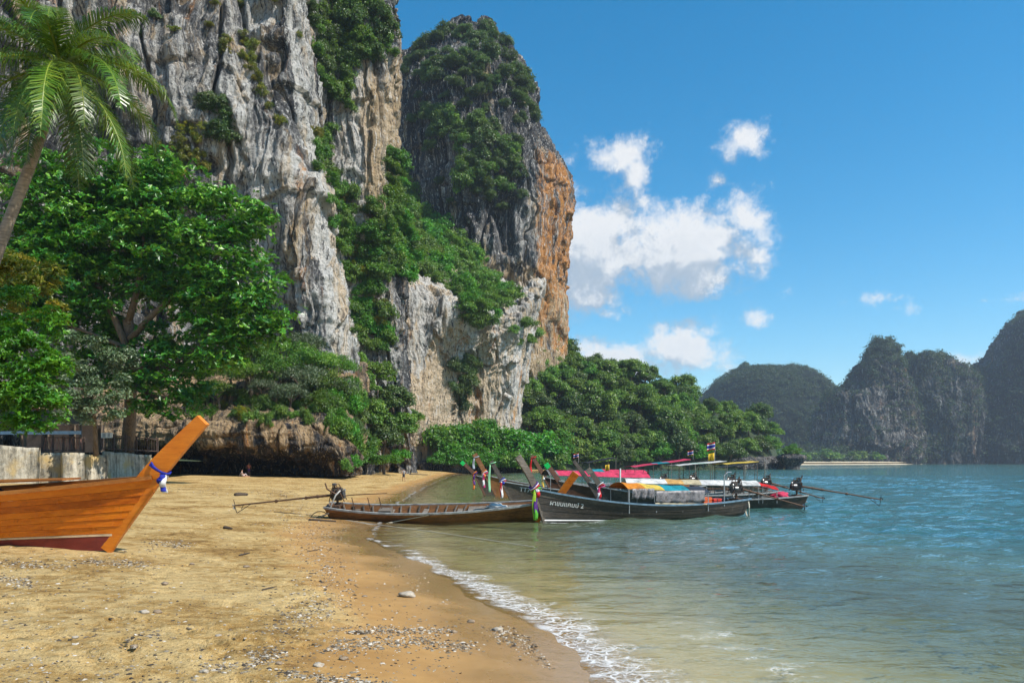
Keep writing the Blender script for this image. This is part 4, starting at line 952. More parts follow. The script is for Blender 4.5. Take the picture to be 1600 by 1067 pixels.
def longtail(label, bow, stern_dir, z, h, hullmat, prowmat, railmat, cat='boat', group='longtail boats moored off the beach', curve=1.0, w1=.14, d1=.25, deck=True, ribs=0, name='longtail_boat', strakes=0, planks=0, cap=None, thw=5, roll=0.0, wl=None, pitch=0.0, stem_d=.3):
    sdx, sdy = stern_dir; l = math.hypot(sdx, sdy); rz = math.atan2(-sdy / l, -sdx / l)
    root = empty(name, (bow[0], bow[1], z), rz, label, cat, group); root.rotation_euler = (roll, pitch, rz)
    us = [i / 44 for i in range(45)]
    if planks:
        lev = [.0, .2, .235] + [.235 + (.86 - .235) * (i + 1) / planks for i in range(planks)] + [1.0]
        for sd in (-1, 1):
            for i in range(len(lev) - 1):
                nm, mt = ('bottom_board', RED) if i == 0 else ('waterline_stripe', CREAM) if i == 1 else ('plank', hullmat) if i < len(lev) - 2 else ('sheer_strake', prowmat)
                strip(h, lev[i] + (.002 if i else 0), lev[i + 1] - .003, sd, us, 3, .03, .013 if i > 2 else (.004 if i == 1 else 0)).build(nm, mt, root, False)
    elif strakes:
        for sd in (-1, 1):
            for i in range(strakes): strip(h, i / strakes + .003, (i + 1) / strakes - .003, sd, us, 3, .035, .014 if i else 0).build('plank', hullmat, root)
            if wl: strip(h, wl[0], wl[1], sd, us[int(wl[3] * 44):], 1, .002, .02).build('waterline_stripe', wl[2], root)
    else:
        mb = MB()
        for sd in (-1, 1):
            q = strip(h, 0, 1, sd, us, 8, .035); mb.add(q.v, q.f)
        mats = [hullmat]
        hb = mb.build('hull', mats, root, False)
        if wl:   # paint line low on the hull
            for sd in (-1, 1): strip(h, wl[0], wl[1], sd, us[int(wl[3] * 44):], 1, .002, .006).build('waterline_stripe', wl[2], root)
    # bottom and transom
    bt = MB(); n = 30; vs = []
    for i in range(n + 1):
        for sd in (-1, 1): vs.append(h.P(i / n * .985, .03, sd, -.01))
    bt.add(vs, [(2 * i, 2 * i + 1, 2 * i + 3, 2 * i + 2) for i in range(n)])
    tv = [h.P(0, t, sd, -.005) + Vector((.015, 0, 0)) for t in (0, .35, .7, 1) for sd in (-1, 1)]
    bt.add(tv, [(2 * i, 2 * i + 1, 2 * i + 3, 2 * i + 2) for i in range(3)]); bt.build('floor_boards', MT['grey_wood'], root)
    for sd in (-1, 1):
        MB().sweep(rail_path(h, sd, .012, .0, 0, .995), [(-.045, -.03), (.045, -.03), (.045, .045), (-.045, .045)]).build('gunwale', railmat, root)
    if deck:
        k = 6; dz = -.09
        for j in range(k):     # foredeck boards, laid lengthwise
            f0, f1 = -1 + 2 * j / k + .012, -1 + 2 * (j + 1) / k - .012; vs = []
            for i in range(13):
                u = .63 + .33 * i / 12; p = h.P(u, 1, 1, -.05)
                for f in (f0, f1):
                    vs.append((p.x, p.y * f, p.z + dz)); vs.append((p.x, p.y * f, p.z + dz - .03))
            fs = []
            for i in range(12):
                a = 4 * i; b = a + 4; fs += [(a, a + 2, b + 2, b), (a + 1, b + 1, b + 3, a + 3), (a, b, b + 1, a + 1), (a + 2, a + 3, b + 3, b + 2)]
            fs += [(0, 1, 3, 2), (48, 50, 51, 49)]
            MB().add(vs, fs).build('deck_board', MT['teak_dark'] if planks else MT['grey_wood'], root)
    for i in range(thw):
        u = .12 + .48 * i / max(1, thw - 1); p = h.P(u, .72, 1, -.03); MB().box((p.x, 0, p.z), (.22, 2 * p.y, .035)).build('thwart', MT['grey_wood'], root)
    for i in range(ribs):
        u = .06 + .56 * i / (ribs - 1)
        for sd in (-1, 1):
            mb = MB(); pr = [h.P(u, t, sd, -.065) for t in (.08, .4, .7, .97)]
            mb.sweep(pr, [(-.03, -.035), (.03, -.035), (.03, .035), (-.03, .035)], side=(1, 0, 0)); mb.build('rib', MT['grey_wood'], root)
    pw, top = prow_piece(h, .11, w1, stem_d, d1, curve, prowmat, root)
    if cap:
        f = MB(); px, pz = h.prow; dv = Vector((px - h.rake, 0, pz - h.gb)).normalized(); ctr = top - dv * .1
        f.bar(ctr - dv * .16, ctr + dv * .16, w1 + .05, d1 + .05); f.build('prow_cap', cap, root)
    return root
def tolocal_world(root, p): return Matrix.LocRotScale(root.location, root.rotation_euler, None) @ Vector(p)
def canopy(root, a0, a1, z0, z1, half, arch, cols, hull, posts=4, post_mat=None, tilt=0.0, thick=.02, post_to=.35, name='canopy_panel'):
    """roof over the boat from a0 to a1 metres behind the stem; one panel per colour"""
    n = len(cols); tot = sum(c[1] for c in cols); acc = 0
    for col, wgt in cols:
        f0, f1 = acc / tot, (acc + wgt) / tot; acc += wgt; vs = []; K = 9; Lw = 7
        for lay in (0, 1):
            for i in range(Lw):
                f = f0 + (f1 - f0) * i / (Lw - 1); x = -(a0 + (a1 - a0) * f); sag = .035 * math.sin(f * posts * math.pi) ** 2
                for j in range(K):
                    q = -1 + 2 * j / (K - 1); vs.append((x, half * q * (1 if abs(q) < 1 else 1.02), z0 + (z1 - z0) * f + arch * (1 - q * q) - sag * (1 - abs(q)) + tilt * q - thick * lay + .012 * math.sin(9 * f + 5 * q)))
        fs = []; o = K * Lw
        for i in range(Lw - 1):
            for j in range(K - 1):
                a = i * K + j; fs += [(a, a + 1, a + K + 1, a + K), (a + o, a + K + o, a + K + 1 + o, a + 1 + o)]
            for j in (0, K - 1): a = i * K + j; fs.append((a, a + K, a + K + o, a + o))
        for i in (0, Lw - 1):
            for j in range(K - 1): a = i * K + j; fs.append((a, a + 1, a + 1 + o, a + o))
        MB().add(vs, fs).build(name, TARP[col], root)
    for i in range(posts):
        f = i / (posts - 1); x = -(a0 + .1 + (a1 - a0 - .2) * f)
        for sd in (-1, 1):
            MB().tube([(x, sd * half * .96, post_to), (x, sd * half * .97, z0 + (z1 - z0) * f - .01 + tilt * sd)], .022, 6).build('post', post_mat or MT['steel'], root)
    for sd in (-1, 1):
        MB().tube([(-a0, sd * half * .97, z0 - .03 + tilt * sd), (-a1, sd * half * .97, z1 - .03 + tilt * sd)], .02, 6).build('roof_rail', post_mat or MT['steel'], root)
def sash(root, h, f, strips, label, scale=1.0, bow_side=1):
    """cloths knotted round the prow: each strip (colour, length, sideways, forward)"""
    px, pz = h.prow; base = Vector((h.rake, 0, h.gb)); p = base.lerp(Vector((px, 0, pz)), f); dv = (Vector((px, 0, pz)) - base).normalized()
    t = empty('prow_sash', tolocal_world(root, p), 0, label, 'sash', 'cloth sashes tied round boat prows'); t.rotation_euler = root.rotation_euler
    fw = Vector((dv.z, 0, -dv.x)); r = random.Random(int(pz * 1000))
    wraps = list(dict.fromkeys(s[0] for s in strips))
    if len(wraps) == 2 and 'white' in wraps and 'blue' in wraps: wraps = ['blue', 'blue']
    for i, c in enumerate(wraps):
        mb = MB(); o = dv * (.07 * (i - (len(wraps) - 1) / 2)) * scale; ring = []
        for k in range(13):
            a = 2 * math.pi * k / 12; ring.append(o + Vector((0, math.cos(a) * .125, 0)) + fw * (math.sin(a) * .22 - .07) + dv * .05 * math.sin(a + i))
        mb.tube(ring, .032 * scale, 6, cap=False); mb.build('wrap', CLOTH[c], t, True)
    for i, (c, ln, sy, sx) in enumerate(strips):
        mb = MB(); vs = []; n = 10; w = .07 * scale
        st = Vector((0, .14 * sy, 0)) + fw * .12 * sx
        for k in range(n + 1):
            q = k / n; b = st + Vector((.06 * sx * q + .03 * math.sin(5 * q + i), sy * (.05 + .05 * q) + .04 * math.sin(7 * q + 2 * i), -ln * q)); ww = w * (.6 + .5 * min(1, q * 3))
            vs += [b + Vector((-ww, .02 * math.sin(9 * q), 0)), b + Vector((0, .05 * math.cos(6 * q + i), 0)), b + Vector((ww, .02, 0))]
        mb.add(vs, [(3 * k + j, 3 * k + j + 1, 3 * k + j + 4, 3 * k + j + 3) for k in range(n) for j in (0, 1)])
        o = mb.build('ribbon', CLOTH[c], t, True); md = o.modifiers.new('thick', 'SOLIDIFY'); md.thickness = .012
    return t
def flag(p, hgt, label, kind='stripes', w=.75, hh=.5, ang=0.0):
    t = empty('flag', p, ang, label, 'flag', 'flags flying on the boats')
    MB().tube([(0, 0, 0), (0, 0, hgt)], .018, 6).build('flag_pole', MT['steel'], t)
    bands = [('red', 1), ('white', 1), ('blue', 2), ('white', 1), ('red', 1)] if kind == 'stripes' else [('yellow', 6)]
    acc = 0; mb = MB(); cs = ['red', 'white', 'blue', 'yellow']
    for c, wg in bands:
        z0, z1 = hgt - hh * acc / 6, hgt - hh * (acc + wg) / 6; acc += wg; vs = []
        for i in range(9):
            f = i / 8; y = .08 * math.sin(f * 7); dz = -.22 * f * w
            vs += [(w * f, y, z0 + dz), (w * f, y + .01, z1 + dz)]
        mb.add(vs, [(2 * i, 2 * i + 1, 2 * i + 3, 2 * i + 2) for i in range(8)], cs.index(c))
    o = mb.build('flag_cloth', [CLOTH[c] for c in cs], t, True); md = o.modifiers.new('thick', 'SOLIDIFY'); md.thickness = .008
    if kind != 'stripes': pass
    return t
def lettering(root, h, text, u, t, size, side, mat, name='lettering'):
    cu = bpy.data.curves.new(name, 'FONT'); cu.body = text; cu.size = size; cu.extrude = .006; cu.align_x = 'CENTER'
    tmp = bpy.data.objects.new('tmp', cu); COL.objects.link(tmp); bpy.context.view_layer.update()
    me = bpy.data.meshes.new_from_object(tmp.evaluated_get(bpy.context.evaluated_depsgraph_get())); bpy.data.objects.remove(tmp)
    a, b, c = h.P(u - .04, t, side), h.P(u + .04, t, side), h.P(u, t + .15, side)
    ex = (a - b).normalized() if side > 0 else (b - a).normalized()
    ez = (c - h.P(u, t, side)); ez = (ez - ex * ez.dot(ex)).normalized(); en = ex.cross(ez)
    mm = Matrix.Identity(4)
    for i in range(3): mm[i][0], mm[i][1], mm[i][2] = ex[i], ez[i], en[i]
    o = bpy.data.objects.new(name, me); me.materials.clear(); me.materials.append(mat); mm.translation = h.P(u, t, side) + en * .012
    o.matrix_local = mm; link(o, root); o.matrix_local = mm
    return o

# --- the varnished boat on the sand
kx = on_ground(165, 862)
hL = Hull(10.5, 1.9, 1.08, 1.57, 1.15, 1.22, (2.3, 2.72), 0, 1.6)
bL = longtail('varnished orange wooden longtail boat pulled up on the sand', (kx.x, kx.y), (-1, .06), kx.z + .04, hL, MT['teak'], MT['teak_dark'], MT['teak_dark'], group='longtail boats on the beach', planks=6, w1=.15, d1=.27, curve=1.06, thw=4, roll=.1, stem_d=.5)
MT['prow_teak'] = wood('prow_teak', (.48, .105, .004), (.65, .165, .008), (.75, .23, .015), .32, .5)
for c in bL.children:
    if c.name.startswith(('prow', 'sheer_strake')): c.data.materials[0] = MT['prow_teak']
MB().box((-3.6, .0, 1.2), (4.2, .05, .05)).build('deck_batten', MT['teak_dark'], bL)
for k in range(5):
    MB().bar((-.9, .12 + .13 * k, 1.5 - .01 * k), (-6.5, .12 + .17 * k, 1.3), .12, .035).build('loose_plank', MT['teak_dark'], bL)
sash(bL, hL, .12, [('blue', .2, -1, .5), ('white', .36, -1, 1.0), ('blue', .34, -1, .8)], 'blue and white cloth tied round the orange prow', .75)
r = random.Random(3)
def lump(name, c, s, mat, seed, label=None, cat=None, group=None, parent=None, det=2, rough=.35, f=1.6):
    import bmesh
    bm = bmesh.new(); bmesh.ops.create_icosphere(bm, subdivisions=det, radius=1)
    V = np.array([vv.co for vv in bm.verts]); dsp = 1 + rough * 2 * fbm(V * f + seed * 7.7, 3, seed)
    for vv, q in zip(bm.verts, dsp): vv.co = Vector((vv.co.x * s[0], vv.co.y * s[1], vv.co.z * s[2])) * float(q)
    me = bpy.data.meshes.new(name); bm.to_mesh(me); bm.free(); me.materials.append(mat); me.polygons.foreach_set('use_smooth', [True] * len(me.polygons))
    o = bpy.data.objects.new(name, me); o.location = c; return link(o, parent, label, cat, group)
lump('bag', tolocal_world(bL, (-2.75, .1, 1.22)), (.34, .2, .14), CLOTH['black'], 5, 'crumpled black bag lying on the deck of the orange boat', 'bag', det=4, rough=.55, f=2.4)

# --- the brown boat half out of the water
hM = Hull(8.9, 1.55, .62, .98, .86, .95, (1.78, 2.12), 0, 2.2)
px0, d0 = 838, 33.6
bM = longtail('empty brown longtail boat with ribbed hull lying at the waterline', ((px0 - 800) / FPX * d0, d0), (-1, .03), -.04, hM, MT['brown_wood'], MT['teak'], RAILG, group='longtail boats on the beach', ribs=14, w1=.18, d1=.32, thw=4, strakes=4, pitch=-.012, roll=.19)
engine(bM, -8.7, .9, 4.3, -.42, 0, 1.9, lift=.45)
MB().tube([(-9.4 - .45 * math.cos(a), -.35, .25 + .42 * math.sin(a)) for a in np.linspace(0, 6.28, 20)], .02, 5, cap=False).tube([(-9.4 - .25 * math.cos(a), -.3, .2 + .25 * math.sin(a)) for a in np.linspace(0, 6.28, 16)], .016, 5, cap=False).build('hose_loop', MT['black_iron'], bM)
for xx in (-7.9, -7.2, -6.7): MB().tube([(xx, .1, .2), (xx - .2, .15, 1.15)], .02, 6).build('stay_rod', MT['rust_iron'], bM)
MB().box((-6.6, 0, .5), (.55, .6, .3)).build('locker', MT['grey_wood'], bM)
lump('plastic_sheet', tolocal_world(bM, (-1.7, .1, .66)), (.42, .3, .16), TARP['white'], 9, 'crumpled white plastic sheet inside the brown boat', 'plastic sheet', det=4, rough=.6, f=2.2)

# --- the near dark boat with lettering
hF = Hull(10.6, 1.75, .62, 1.42, .8, .5, (1.3, 2.78), .12, 2.0)
bF = longtail('near dark longtail boat with white lettering and striped awning', (1.4, 33.2), (.908, .40), 0, hF, MT['dark_wood'], MT['dark_wood'], BLUE, curve=1.25, w1=.15, d1=.28, thw=6, strakes=5, wl=(.11, .145, MT['white_paint'], .6))
for c in bF.children:
    if c.name.startswith('prow'): c.data.materials[0] = MT['grey_wood']
canopy(bF, 3.7, 8.2, 1.42, 1.16, .82, .26, [('orange', 1.0), ('yellow', 1.0), ('teal', 1.5), ('navy', 1.1)], hF, 4, post_to=.3)
def curtain(root, a0, a1, z0, z1, y, mat, name='side_curtain'):
    vs = []; n = 40
    for i in range(n + 1):
        f = i / n; x = -(a0 + (a1 - a0) * f)
        for j in range(5):
            q = j / 4; vs.append((x, y + .05 * math.sin(f * 40 + q * 4) * q + .03 * math.sin(17 * f), z1 + (z0 - z1) * q + .03 * math.sin(f * 21) * q))
    o = MB().add(vs, [(5 * i + j, 5 * i + j + 1, 5 * i + j + 6, 5 * i + j + 5) for i in range(n) for j in range(4)]).build(name, mat, root, True)
    o.modifiers.new('thick', 'SOLIDIFY').thickness = .008
MT['plastic_grey'] = plain('grimy_plastic_sheet', (.26, .24, .24), .45, 0, .5, 5, .5, .5, trans=.3)
curtain(bF, 3.9, 5.1, .95, 1.4, .86, MT['plastic_grey']); curtain(bF, 5.15, 7.9, .72, 1.28, .86, MT['plastic_grey'])
MB().tube([(-5.1, .88, .72), (-7.95, .88, .62)], .03, 6).build('bamboo_rail', TARP['pale'], bF)
MB().tube([(-9.1, .7, .5), (-9.1, .7, 1.95), (-9.3, .7, 2.1), (-9.6, .6, 2.1)], .028, 7).build('post', MT['steel'], bF)
engine(bF, -10.4, .82, 3.9, -.95, .2, 1.6, lift=.5)
lettering(bF, hF, '\u0e1c\u0e32\u0e02\u0e19\u0e41\u0e04\u0e21\u0e1b\u0e4c 2', .895, .60, .29, 1, MT['white_paint'])
sash(bF, hF, .0, [('lime', 1.25, 1, .6), ('green', 1.3, 1, .35), ('red', .4, 1, -.5), ('white', .25, 1, -.3), ('purple', 1.05, 1, .0)], 'long green and red sashes hanging from the grey prow of the lettered boat', 1.15)
def crate(p, rz, col, label, w=.5, hh=.34, d=.36):
    t = empty('crate', p, rz, label, 'crate', 'crates on the lettered boat'); m_ = paint('crate_' + col, {'red': (.62, .05, .03), 'orange': (.7, .13, .03)}[col], rough=.4)
    for sx, sy, dx, dy in ((0, d / 2, w, .025), (0, -d / 2, w, .025), (w / 2, 0, .025, d - .03), (-w / 2, 0, .025, d - .03)):
        mb = MB()
        for k in range(3): mb.box((sx, sy, .06 + k * hh / 3), (dx, dy, hh / 3 - .03))
        mb.build('side_panel', m_, t)
    MB().box((0, 0, .012), (w - .06, d - .06, .02)).build('base_panel', m_, t)
    MB().box((0, 0, hh - .01), (w + .03, d + .03, .03)).build('rim', m_, t)
rzF = bF.rotation_euler.z
crate(tolocal_world(bF, (-8.3, .3, .5)), rzF, 'orange', 'orange plastic crate at the stern of the lettered boat', .45, .42, .4)
crate(tolocal_world(bF, (-8.9, .25, .5)), rzF + .1, 'red', 'red plastic crate beside the engine of the lettered boat', .5, .34, .4)
rp = []
for k in range(60):
    a = k * .52; rp.append(tolocal_world(bF, (-10.7 - .02 * math.sin(k) + .10 * math.cos(a) , .45 + .25 * math.cos(a), .32 + .38 * math.sin(a))))
MB().tube(rp, .025, 5).build('rope_coil', MT['rope'], None, True, label='coil of pale rope hanging over the stern of the lettered boat', cat='rope')

# --- boats further out
def hull_std(L, gb, prow, rake=.75, gm=.55, gs=.75, B=1.7): return Hull(L, B, gm, gb, gs, rake, prow, .14, 2.1)
def bowpt(px, py): d = FPX * HC / (py - HY); return ((px - 800) / FPX * d, d)
def put(label, px, py, sd, h, hm, pm, rm, **kw): return longtail(label, bowpt(px, py), sd, 0, h, hm, pm, rm, **kw)
G1, G2 = MT['mid_wood'], MT['dark_wood']
hA = hull_std(11.2, 1.5, (1.85, 2.55)); bA = put('farthest longtail boat with green capped prow and purple sash', 757, 772, (.95, .3), hA, G2, G1, RAILG, cap=CLOTH['capgreen'])
sash(bA, hA, .1, [('purple', .8, 1, .4), ('orange', 1.15, 1, .8)], 'purple and orange sash on the farthest green capped prow', 1.0)
canopy(bA, 8.6, 11.2, 2.5, 2.95, .8, .02, [('black', 1)], hA, 2, MT['grey_wood'])
hB = hull_std(12.0, 1.62, (1.75, 3.1), .9); bB = put('brown longtail boat with tall broad prow and pink sash', 776, 776, (.95, .3), hB, MT['brown_wood'], MT['brown_wood'], RAILG, w1=.2, d1=.36, curve=1.1)
sash(bB, hB, .1, [('pink', 1.05, 1, .4), ('white', .9, 1, .7), ('orange', .35, 1, .1)], 'pink and white sash on the tall broad brown prow', 1.0)
sash(bB, hB, .86, [('greyc', .75, 1, 1.3)], 'grey cloth strip hanging from the tip of the tall brown prow', 1.1)
canopy(bB, 7.2, 12.0, 1.75, 1.65, .85, .3, [('teal', 1), ('pink', 3)], hB, 4)
hC = hull_std(11.6, 1.32, (1.45, 2.6), .72); bC = put('black longtail boat with mint ribbon and pale lettering', 800, 783, (.95, .28), hC, G2, G2, RAILG)
sash(bC, hC, .0, [('red', .95, 1, .6), ('white', 1.1, 1, .3), ('blue', .25, 1, -.4)], 'red white and blue sash on the black prow with mint ribbon', .95)
sash(bC, hC, .9, [('mint', 1.75, 1, 1.5)], 'long mint green ribbon hanging from a black prow tip', 1.0)
lettering(bC, hC, 'TT77', .9, .62, .42, 1, MT['white_paint'])
canopy(bC, 2.3, 9.6, 1.72, 1.5, .8, .34, [('grey', .5), ('pink', 5)], hC, 5)
hD = hull_std(11.8, 1.5, (1.75, 3.0), .8); bD = put('dark longtail boat with red tassel on its tall prow', 866, 777, (.96, .28), hD, G1, G1, RAILG)
sash(bD, hD, .08, [('yellow', .85, 1, .5), ('white', .3, 1, .2)], 'yellow sash on the tall prow with the red tassel', .95)
sash(bD, hD, .9, [('red', .95, 1, 1.4)], 'red tassel hanging from the tip of a tall dark prow', .95)
canopy(bD, 5.9, 10.6, 2.2, 2.75, .85, .06, [('pink', 2), ('teal', 1.0), ('pink', 1.8)], hD, 4, MT['grey_wood'])
hE = hull_std(11.6, 1.42, (1.5, 2.42), .8); bE = put('red-brown longtail boat with green capped prow near the middle', 890, 786, (.97, .24), hE, G1, MT['mid_wood'], RAILG, cap=CLOTH['capgreen'])
canopy(bE, 7.0, 10.4, 2.35, 2.62, .85, .04, [('white', 1), ('green', .5), ('white', 1)], hE, 4, MT['grey_wood'])
engine(bE, -11.2, .75, 4.0, -1.0, .1, 1.2)
hN = hull_std(11.2, 1.4, (1.75, 2.62), .85); bN = put('black longtail boat with thin prow beside a white post', 940, 789, (.97, .2), hN, G2, G2, RAILG, w1=.12, d1=.2)
canopy(bN, 7.6, 9.8, 2.45, 2.6, .85, .03, [('yellow', 1)], hN, 2, MT['grey_wood'])
MB().tube([(-.9, .75, .9), (-.9, .75, 2.2)], .05, 7).build('post', MT['white_paint'], bN)
engine(bN, -10.8, .75, 3.6, -1.0, .1, 1.2)
hG = hull_std(10.4, 1.22, (1.35, 2.15), .75); bG = put('grey longtail boat with long white awning and red flap', 958, 795, (1, .03), hG, G2, G2, RAILG, cap=MT['grey_wood'])
sash(bG, hG, .0, [('pink', .85, 1, .5), ('red', .6, 1, .2), ('white', .7, 1, .7)], 'pink and red sash on the prow beside the striped awning', .95)
canopy(bG, .6, 7.9, 1.44, 1.3, .8, .26, [('white', 2.2), ('amber', .9), ('pale', .95), ('white', 3.2)], hG, 6)
canopy(bG, 7.92, 8.9, 1.3, 1.06, .8, .2, [('red', 1)], hG, 2, name='red_flap')
engine(bG, -10.2, .78, 4.6, -.75, -.3, 1.5, lift=.5)
hJ = hull_std(10.8, 1.3, (1.5, 2.3), .8); bJ = longtail('outermost longtail boat under a black flat roof', (12.0, 67), (.97, .2), 0, hJ, G2, G2, RAILG)
canopy(bJ, 6.6, 10.6, 2.1, 2.62, .9, .02, [('black', 1)], hJ, 3, MT['grey_wood'])
for bt_, x_ in ((bC, -11.0), (bD, -11.3), (bB, -11.5)): engine(bt_, x_, .75, 3.6, -1.0, .1, 1.2)
for bt_, x_, c_, lb_ in ((bE, -1.6, 'red', 'red-orange life vest heap on the foredeck of the green capped boat'), (bC, -10.2, 'red', 'red cloth heap at the stern of the black boat'), (bG, -9.2, 'pink', 'pink cloth heap at the stern under the red flap')): lump('cloth_heap', tolocal_world(bt_, (x_, .15, 1.02 if x_ > -5 else .72)), (.5, .35, .2), TARP[c_], 14, lb_, 'cloth heap', det=4, rough=.5)
MB().box((-7.8, 0, 1.2), (.5, .5, .6)).build('cool_box', TARP['orange'], bE)
flag(W(1117, 724, 52), 1.45, 'striped flag on the tallest pole among the boats', 'stripes', .55, .5, math.pi)
flag(W(1116, 724, 51.5), .72, 'yellow flag below the tall striped flag', 'yellow', .4, .5, math.pi)
flag(W(1083, 718, 57), .7, 'small striped flag at the end of the pink and teal roof', 'stripes', .42, .34, math.pi)
flag(W(904, 723, 60), .75, 'small striped flag behind the thin black prow', 'stripes', .4, .32, math.pi)
flag(W(952, 742, 57), .8, 'small yellow pennant at the end of the teal awning', 'yellow', .3, .45, math.pi)
# boatman standing under the roofs, people and gear in the boats are small dark shapes

# ---- mooring ropes
def rope_line(pxs, label, water=True, r_=.016, zoff=.03):
    q = []
    for (x, y) in pxs:
        p = on_ground(x, y, water) if not water else Vector(W(x, y, FPX * HC / (y - HY))); q.append(Vector((p.x, p.y, max(p.z, 0) + zoff)))
    Pm = crmat(len(q), 40) @ np.array([tuple(v_) for v_ in q])
    MB().tube(Pm, r_, 6).build('mooring_rope', MT['rope'], None, True, label=label, cat='rope')
rope_line([(560, 816), (600, 822), (690, 834), (770, 846), (835, 856)], 'pale mooring rope trailing across the shallow water', True)
q = [tolocal_world(bM, (-9.6, -.3, .1)), Vector(W(540, 813, 33)) , Vector(W(585, 820, 31.6)), tolocal_world(bM, (-6.4, -.86, .25)), tolocal_world(bM, (-4.6, -.84, .58))]
Pm = crmat(5, 40) @ np.array([tuple(p) for p in q]); MB().tube(Pm, .02, 6).build('mooring_rope', MT['rope'], None, True, label='rope slung from the stern along the side of the brown boat', cat='rope')
# ------------------------------------------------------------------ garden wall, railings, hut
def stained_wall():
    m, nt, out = newmat('stained_render'); co = objco(nt)
    a = NOISE(nt, stretch(nt, co, (1.5, 1.5, .25)), 1.6, 6, .7); b = NOISE(nt, co, 3.5, 6, .7); c0 = NOISE(nt, co, .5, 3)
    c = RAMP(nt, M(nt, 'ADD', M(nt, 'MULTIPLY', a, .7), M(nt, 'MULTIPLY', b, .3)), [(.36, (.06, .055, .045)), (.47, (.26, .23, .17)), (.58, (.5, .45, .35))])
    c = MIX(nt, SS(nt, c0, .52, .68), c, (.46, .33, .14))
    bm = N(nt, 'ShaderNodeBump', Strength=.7, Distance=.06, Height=b)
    nt.links.new(N(nt, 'ShaderNodeBsdfPrincipled', Base__Color=c, Roughness=.95, Normal=bm).outputs[0], out.inputs[0]); return m
MT['wall'] = stained_wall()
import bmesh
def rough_block(mb_name, p0, p1, zb0, zb1, zt0, zt1, th, parent, seed, name='wall_section'):
    """wall section between two plan points, uneven face"""
    a, b = Vector((p0[0], p0[1], 0)), Vector((p1[0], p1[1], 0)); n = max(6, int((b - a).length / .22)); k = 12
    nrm = Vector(((b - a).y, -(b - a).x, 0)).normalized(); vs = []
    for i in range(n + 1):
        f = i / n
        for j in range(k + 1):
            q = j / k; z = (zb0 + (zb1 - zb0) * f) * (1 - q) + (zt0 + (zt1 - zt0) * f) * q
            vs.append(a.lerp(b, f) + nrm * (.12 * (1 - q)) + Vector((0, 0, z)))
    V = np.array([tuple(p) for p in vs]); d = .22 * fbm(V * 1.1, 4, seed) + .08 * fbm(V * 4, 3, seed + 3)
    V += np.array(nrm)[None] * d[:, None]; V[:, 2] += np.tile((np.arange(k + 1) == k), n + 1) * .25 * fbm(V * .9, 3, seed + 9)
    vs = [Vector(p) for p in V]; bk = [p - nrm * th for p in vs]; w = k + 1; o = len(vs); fs = []
    for i in range(n):
        for j in range(k): q = i * w + j; fs += [(q, q + w, q + w + 1, q + 1), (q + o, q + 1 + o, q + w + 1 + o, q + w + o)]
        q = i * w + k; fs.append((q, q + w, q + w + o, q + o))
    for i in (0, n):
        for j in range(k): q = i * w + j; fs.append((q, q + 1, q + 1 + o, q + o))
    return MB().add(vs + bk, fs).build(name, MT['wall'], parent, True)
gw = empty('garden_wall', W(60, 742, 60), 0, 'stained and crumbling concrete garden wall behind the orange boat', 'wall')
gl = Vector(gw.location)
def wsec(x0, d0, x1, d1, yt0, yt1, seed, th=.5):
    p0, p1 = W(x0, 700, d0), W(x1, 700, d1)
    rough_block('', (p0[0] - gl.x, p0[1] - gl.y), (p1[0] - gl.x, p1[1] - gl.y), -1 - gl.z + .8, -1 - gl.z + .8, W(0, yt0, d0)[2] - gl.z, W(0, yt1, d1)[2] - gl.z, th, gw, seed)
wsec(-160, 54, 61, 57, 684, 700, 1); wsec(62, 58, 101, 59, 708, 707, 2); wsec(99, 57.6, 132, 58.5, 706, 707, 3, 1.2); wsec(133, 60, 168, 62, 709, 711, 4); wsec(168, 63, 236, 70, 705, 711, 5); wsec(234, 69, 262, 74, 713, 722, 6)
# terrace behind the wall
tp = [W(-400, 0, 56), W(60, 0, 58), W(130, 0, 61), W(236, 0, 70), W(262, 0, 74), W(330, 0, 96), W(-500, 0, 96)]
zt = [3.2, 3.0, 2.9, 3.0, 2.7, 2.6, 3.6]
MB().add([(p[0], p[1] + .5, z) for p, z in zip(tp, zt)], [tuple(range(7))]).build('terrace_ground', MT['forest_floor'], None, kind='structure', label='shaded terrace behind the garden wall')
MT['rail_brown'] = plain('weathered_rail_paint', (.07, .045, .035), .8, 0, .4, 8, .2); MT['rail_red'] = plain('faded_red_slats', (.2, .1, .08), .85, 0, .4, 5, .2)
def railing(x0, d0, x1, d1, yb0, yb1, hgt, npost, nsl, label, mat2, cross=False):
    a, b = Vector(W(x0, yb0, d0)), Vector(W(x1, yb1, d1)); t = empty('railing', a, 0, label, 'railing', 'railings above the garden wall'); b -= a; up = Vector((0, 0, hgt))
    for i in range(npost):
        p = b * (i / (npost - 1)); MB().box(p + up * .52, (.13, .13, hgt * 1.1)).build('post', MT['rail_brown'], t)
    for f in (.1, .97): MB().bar(up * f, b + up * f, .07, .08).build('rail', MT['rail_brown'], t)
    for i in range(nsl):
        f = (i + .5) / nsl; p = b * f; lean = (b / nsl) * (.9 if (cross and i % 2) else -.9 if cross else .0)
        MB().bar(p + up * .12 - lean * .5, p + up * .95 + lean * .5, .05, .03).build('slat', mat2, t)
railing(66, 58.5, 131, 60.5, 706, 706, 1.15, 5, 26, 'faded reddish slatted railing on the wall', MT['rail_red'], True)
railing(158, 63.5, 246, 71.5, 703, 707, 1.3, 6, 22, 'dark brown railing on the lower wall beside the big tree', MT['rail_brown'])
